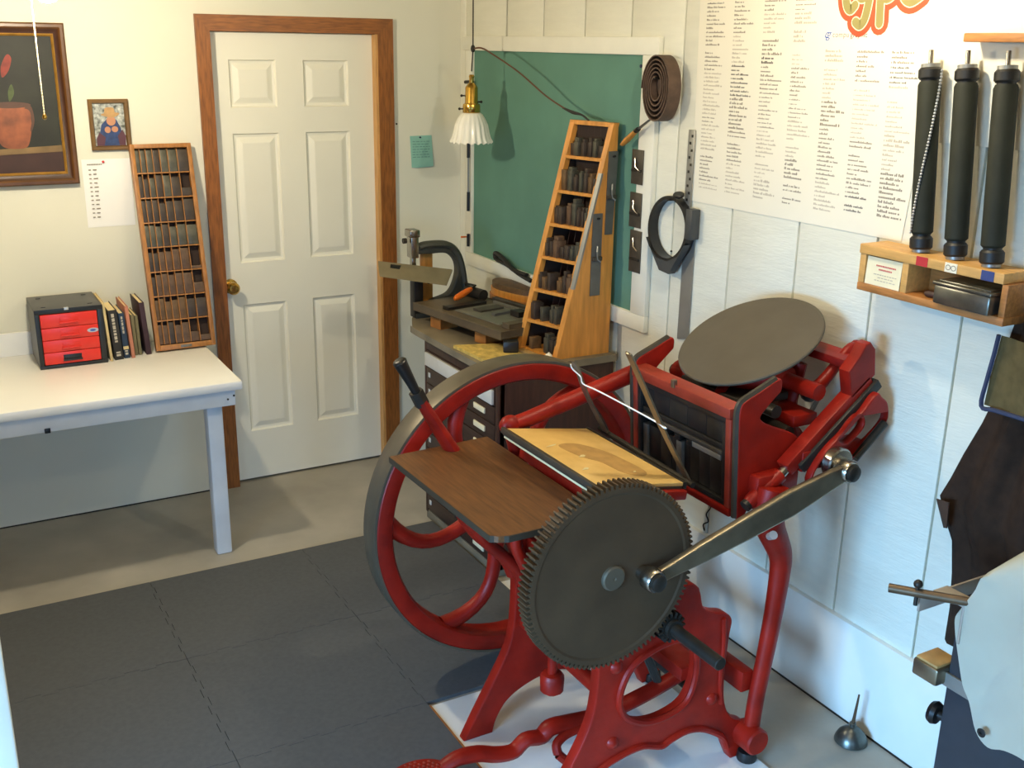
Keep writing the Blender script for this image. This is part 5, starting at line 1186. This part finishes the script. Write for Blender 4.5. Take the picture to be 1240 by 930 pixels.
b = MB(); b.box(.03, RL + .012, -2.722, -2.680, -.034, -.003, .003, RMt); b.build('rail_wear_strip', 'irondark', P_)
plate('rail_head', [(-.186, 1.165), (-.150, 1.205), (-.131, 1.236), (-.112, 1.240), (-.091, 1.218), (-.080, 1.142), (-.105, 1.125), (-.165, 1.080)], [], -2.712, -2.672, 'red', P_, .004)
b = MB(); b.box(-.150, -.06, -2.672, -2.21, 1.155, 1.180, .004); b.build('rail_bridge', 'red', P_)
plate('roller_rail', [(-.37, .905), (-.36, .935), (-.19, 1.17), (-.13, 1.235), (-.09, 1.215), (-.08, 1.14), (-.10, 1.105)], [], -2.235, -2.205, 'red', P_, .004)
# lower eyed casting that carries the side arm pin
eye_o = sm([(-.318, .872), (-.308, .910), (-.270, .957), (-.205, 1.005), (-.145, 1.052), (-.112, 1.088), (-.090, 1.098), (-.076, 1.086), (-.050, 1.064), (-.040, 1.030), (-.046, 1.003), (-.085, .968), (-.150, .925), (-.190, .885), (-.235, .862), (-.290, .862)], 4, True)
eye_h = sm([(-.214, .998), (-.176, 1.036), (-.150, 1.042), (-.138, 1.013), (-.160, .988), (-.200, .968), (-.228, .985)], 4, True)
plate('pin_casting', eye_o, [eye_h], -2.742, -2.716, 'red', P_, .005)
b = MB(); b.tube([(-.150, -2.735, .912), (-.046, -2.735, 1.002)], .012, 10); b.build('casting_edge', 'irondark', P_)
b = MB(); b.box(-.33, -.10, -2.716, -2.66, .895, .955, .006); b.build('casting_root', 'red', P_)
b = MB(); b.lathe([(0, 0), (.042, 0), (.046, -.005), (.046, -.030), (.042, -.034), (0, -.034)], (-.240, -2.738, .922), (0, 1, 0), 26); b.build('pin_boss', 'steel', P_)
b = MB(); b.cyl((-.237, -2.77, .914), (0, -1, 0), .022, .02, 20); b.build('arm_pin', 'steel', P_)
# rocker legs
def rocker(y, nm):
    b = MB(); pts = cat([(-.424, y, .085), (-.416, y, .200), (-.398, y, .33), (-.381, y, .47), (-.372, y, .60), (-.376, y, .655), (-.400, y, .705), (-.425, y, .752), (-.435, y, .80), (-.425, y, .87)], 5)
    b.tube(pts, [.025, .025, .026, .028, .031, .034, .038, .042, .046, .048], 18, True, .9); return b.build(nm, 'red', P_)
rocker(-2.715, 'rocker_leg'); rocker(-2.19, 'rocker_leg')
b = MB(); b.box(-.47, -.32, -2.70, -2.655, .80, .90, .01); b.build('rocker_lug', 'red', P_)
for y in (-2.760, -2.215):
    b = MB(); b.lathe([(0, 0), (.036, 0), (.041, .006), (.041, .075), (.036, .082), (0, .082)], (-.432, y, .083), (0, 1, 0), 26); b.build('rocker_boss', 'red', P_)
for y in (-2.70, -2.232):
    b = MB(); b.lathe([(0, 0), (.029, 0), (.031, .006), (.027, .030), (0, .034)], (-.428, y - .012, 0), (0, 0, 1), 20); b.build('foot_pad', 'black', P_)
b = MB(); b.box(-.462, -.420, -2.70, -2.20, .226, .292, .005); b.build('rocker_tie', 'red', P_)
b = MB(); b.tube([(-.432, -2.70, .083), (-.432, -2.18, .083)], .016, 12); b.build('rocker_shaft', 'irondark', P_)
b = MB(); b.tube([(-.462, -2.752, .748), (-.470, -2.775, .764)], [.010, .012], 12); b.build('oil_cup', 'silver', P_)
# treadle and its link
tr = cat([(-1.300, -2.45, .105), (-1.255, -2.45, .120), (-1.19, -2.45, .112), (-1.13, -2.45, .088), (-1.075, -2.45, .080), (-1.035, -2.45, .105), (-.985, -2.45, .098), (-.955, -2.45, .118), (-.90, -2.45, .115), (-.80, -2.45, .105), (-.70, -2.45, .110), (-.56, -2.45, .135), (-.44, -2.45, .165)], 4)
b = MB(); b.tube(tr, [.018, .022, .022, .020, .022, .024, .022, .022, .020], 12, True, 1.2); b.build('treadle_bar', 'red', P_)
b = MB(); b.poly([(x, y, .098) for x, y in ell(-1.375, -2.452, .088, .060, 28)], (0, 0, .014)); tp = b.build('treadle_pad', 'red', P_, smooth=30)
b = MB()
for i in range(-5, 6):
    for j in range(-4, 5):
        x, y = -1.375 + i * .0145 + (j % 2) * .007, -2.452 + j * .0125
        if ((x + 1.375) / .080) ** 2 + ((y + 2.452) / .053) ** 2 < 1: b.lathe([(.0055, .0), (0, .004)], (x, y, .1119), (0, 0, 1), 4)
b.build('tread_diamonds', 'redworn', tp, smooth=0, kind='stuff')
b = MB(); b.tube(cat([(-.955, -2.50, .06), (-.92, -2.52, .03), (-.86, -2.53, .022), (-.80, -2.52, .04), (-.78, -2.50, .075), (-.82, -2.48, .10), (-.90, -2.475, .10), (-.95, -2.485, .085), (-.955, -2.50, .06)], 5), .014, 10, False); b.build('treadle_loop', 'red', P_)
b = MB(); b.tube([(-.56, -2.45, .135), (-.60, -2.42, .25), (-.70, -2.36, .45), (-.765, -2.33, .545)], .014, 10); b.build('treadle_hook', 'irondark', P_)
b = MB(); b.lathe([(0, -.008), (.020, 0), (.035, .012), (.037, .055), (.030, .066), (.015, .070), (.014, .14), (0, .14)], (-.920, -2.40, .195), (0, 0, 1), 12); b.build('counterweight', 'red', P_)
b = MB(); b.tube([(-.92, NF1, .345), (-.92, FF0, .345)], .013, 10); b.build('weight_rod', 'irondark', P_)

pr_.location.z += .006
fpn = thing('floor_panel', 'thin white panel on the floor under the red press', 'panel', (-.77, -2.5, 0))
b = MB(); b.poly([(x, y, 0) for x, y in ((-1.1395, -3.05), (-.40, -3.05), (-.40, -1.42), (-.548, -1.42), (-.548, -2.036), (-1.1395, -2.036))], (0, 0, .006)); b.build('sheet', 'whitepanel', fpn, smooth=0)
b = MB(); b.box(-1.1475, -1.1397, -3.05, -2.036, 0, .0085, .001); b.build('tan_edge', 'pinemid', fpn, smooth=0)
# chase locked in the bed: black frame, furniture and bars
ch_ = thing('chase', 'black steel chase full of dark furniture locked in the bed of the red press', 'chase', (-.5, -2.41, .79))
CY0, CY1 = BN1 + .023, BF0 - .023; CZ0, CZ1 = .0275, .2885
def cb_(name, x0, x1, y0, y1, z0, z1, m, bev=.0015):
    b = MB(); b.box(x0, x1, y0, y1, z0, z1, bev, BM); return b.build(name, m, ch_)
cb_('frame_bar', -.008, .028, CY0, CY1, CZ0, CZ0 + .016, 'black'); cb_('frame_bar', -.008, .028, CY0, CY1, CZ1 - .016, CZ1, 'black')
cb_('frame_bar', -.008, .028, CY0, CY0 + .014, CZ0 + .016, CZ1 - .016, 'black'); cb_('frame_bar', -.008, .028, CY1 - .014, CY1, CZ0 + .016, CZ1 - .016, 'black')
yl, yr = CY1 - .015, CY0 + .015
# upper rows of furniture, a lock-up bar, lower uprights
yb_ = yl
for w in (.05, .075, .085, .085, .068):
    cb_('furniture', .004, .027, yb_ - w + .001, yb_, .205, .271, rnd.choice(['black', 'irondark', 'black'])); yb_ -= w
cb_('furniture', .0, .027, yr, yl, .186, .203, 'irondark')
cb_('lockup_bar', -.004, .027, yr, yl, .170, .184, 'clip')
cb_('lockup_bar', -.002, .027, yr + .01, yr + .15, .152, .168, 'alum')
for y in (yl - .10, yl - .16, yl - .215): cb_('quoin', -.004, .027, y - .024, y, .150, .168, 'black')
yb_ = yl
for w, m_, x0 in ((.024, 'gauge', .0), (.060, 'black', .006), (.052, 'irondark', .004), (.030, 'black', .006), (.026, 'gauge', -.002), (.030, 'black', .008), (.040, 'irondark', .006), (.050, 'black', .006), (.05, 'black', .004)):
    if yb_ - w < yr: w = yb_ - yr
    if w < .004: break
    cb_('furniture', x0, .027, yb_ - w + .001, yb_, .045, .148, m_); yb_ -= w

ch_.location.z += .006
for o in bpy.data.objects:
    if o.name.startswith('rubber_band'): o.location.z += .006
# dark joint where the floor meets the walls
struct(MB().box(-.0265, -.024, YF, -1.40, 0, .006).build('trim_8', 'irondark', smooth=0))
struct(MB().box(XL, -1.245, -.003, 0, 0, .005).build('trim_9', 'irondark', smooth=0))
b = MB(); b.tube(cat([(-.011, -1.995, .47), (-.013, -1.993, .44), (-.016, -1.978, .41), (-.013, -1.988, .385), (-.016, -1.966, .365), (-.014, -1.972, .342)], 5), .0028, 6); tag(b.build('loose_wire', 'cord'), 'short loose black wire hanging on the wall behind the gear of the press', 'wire')
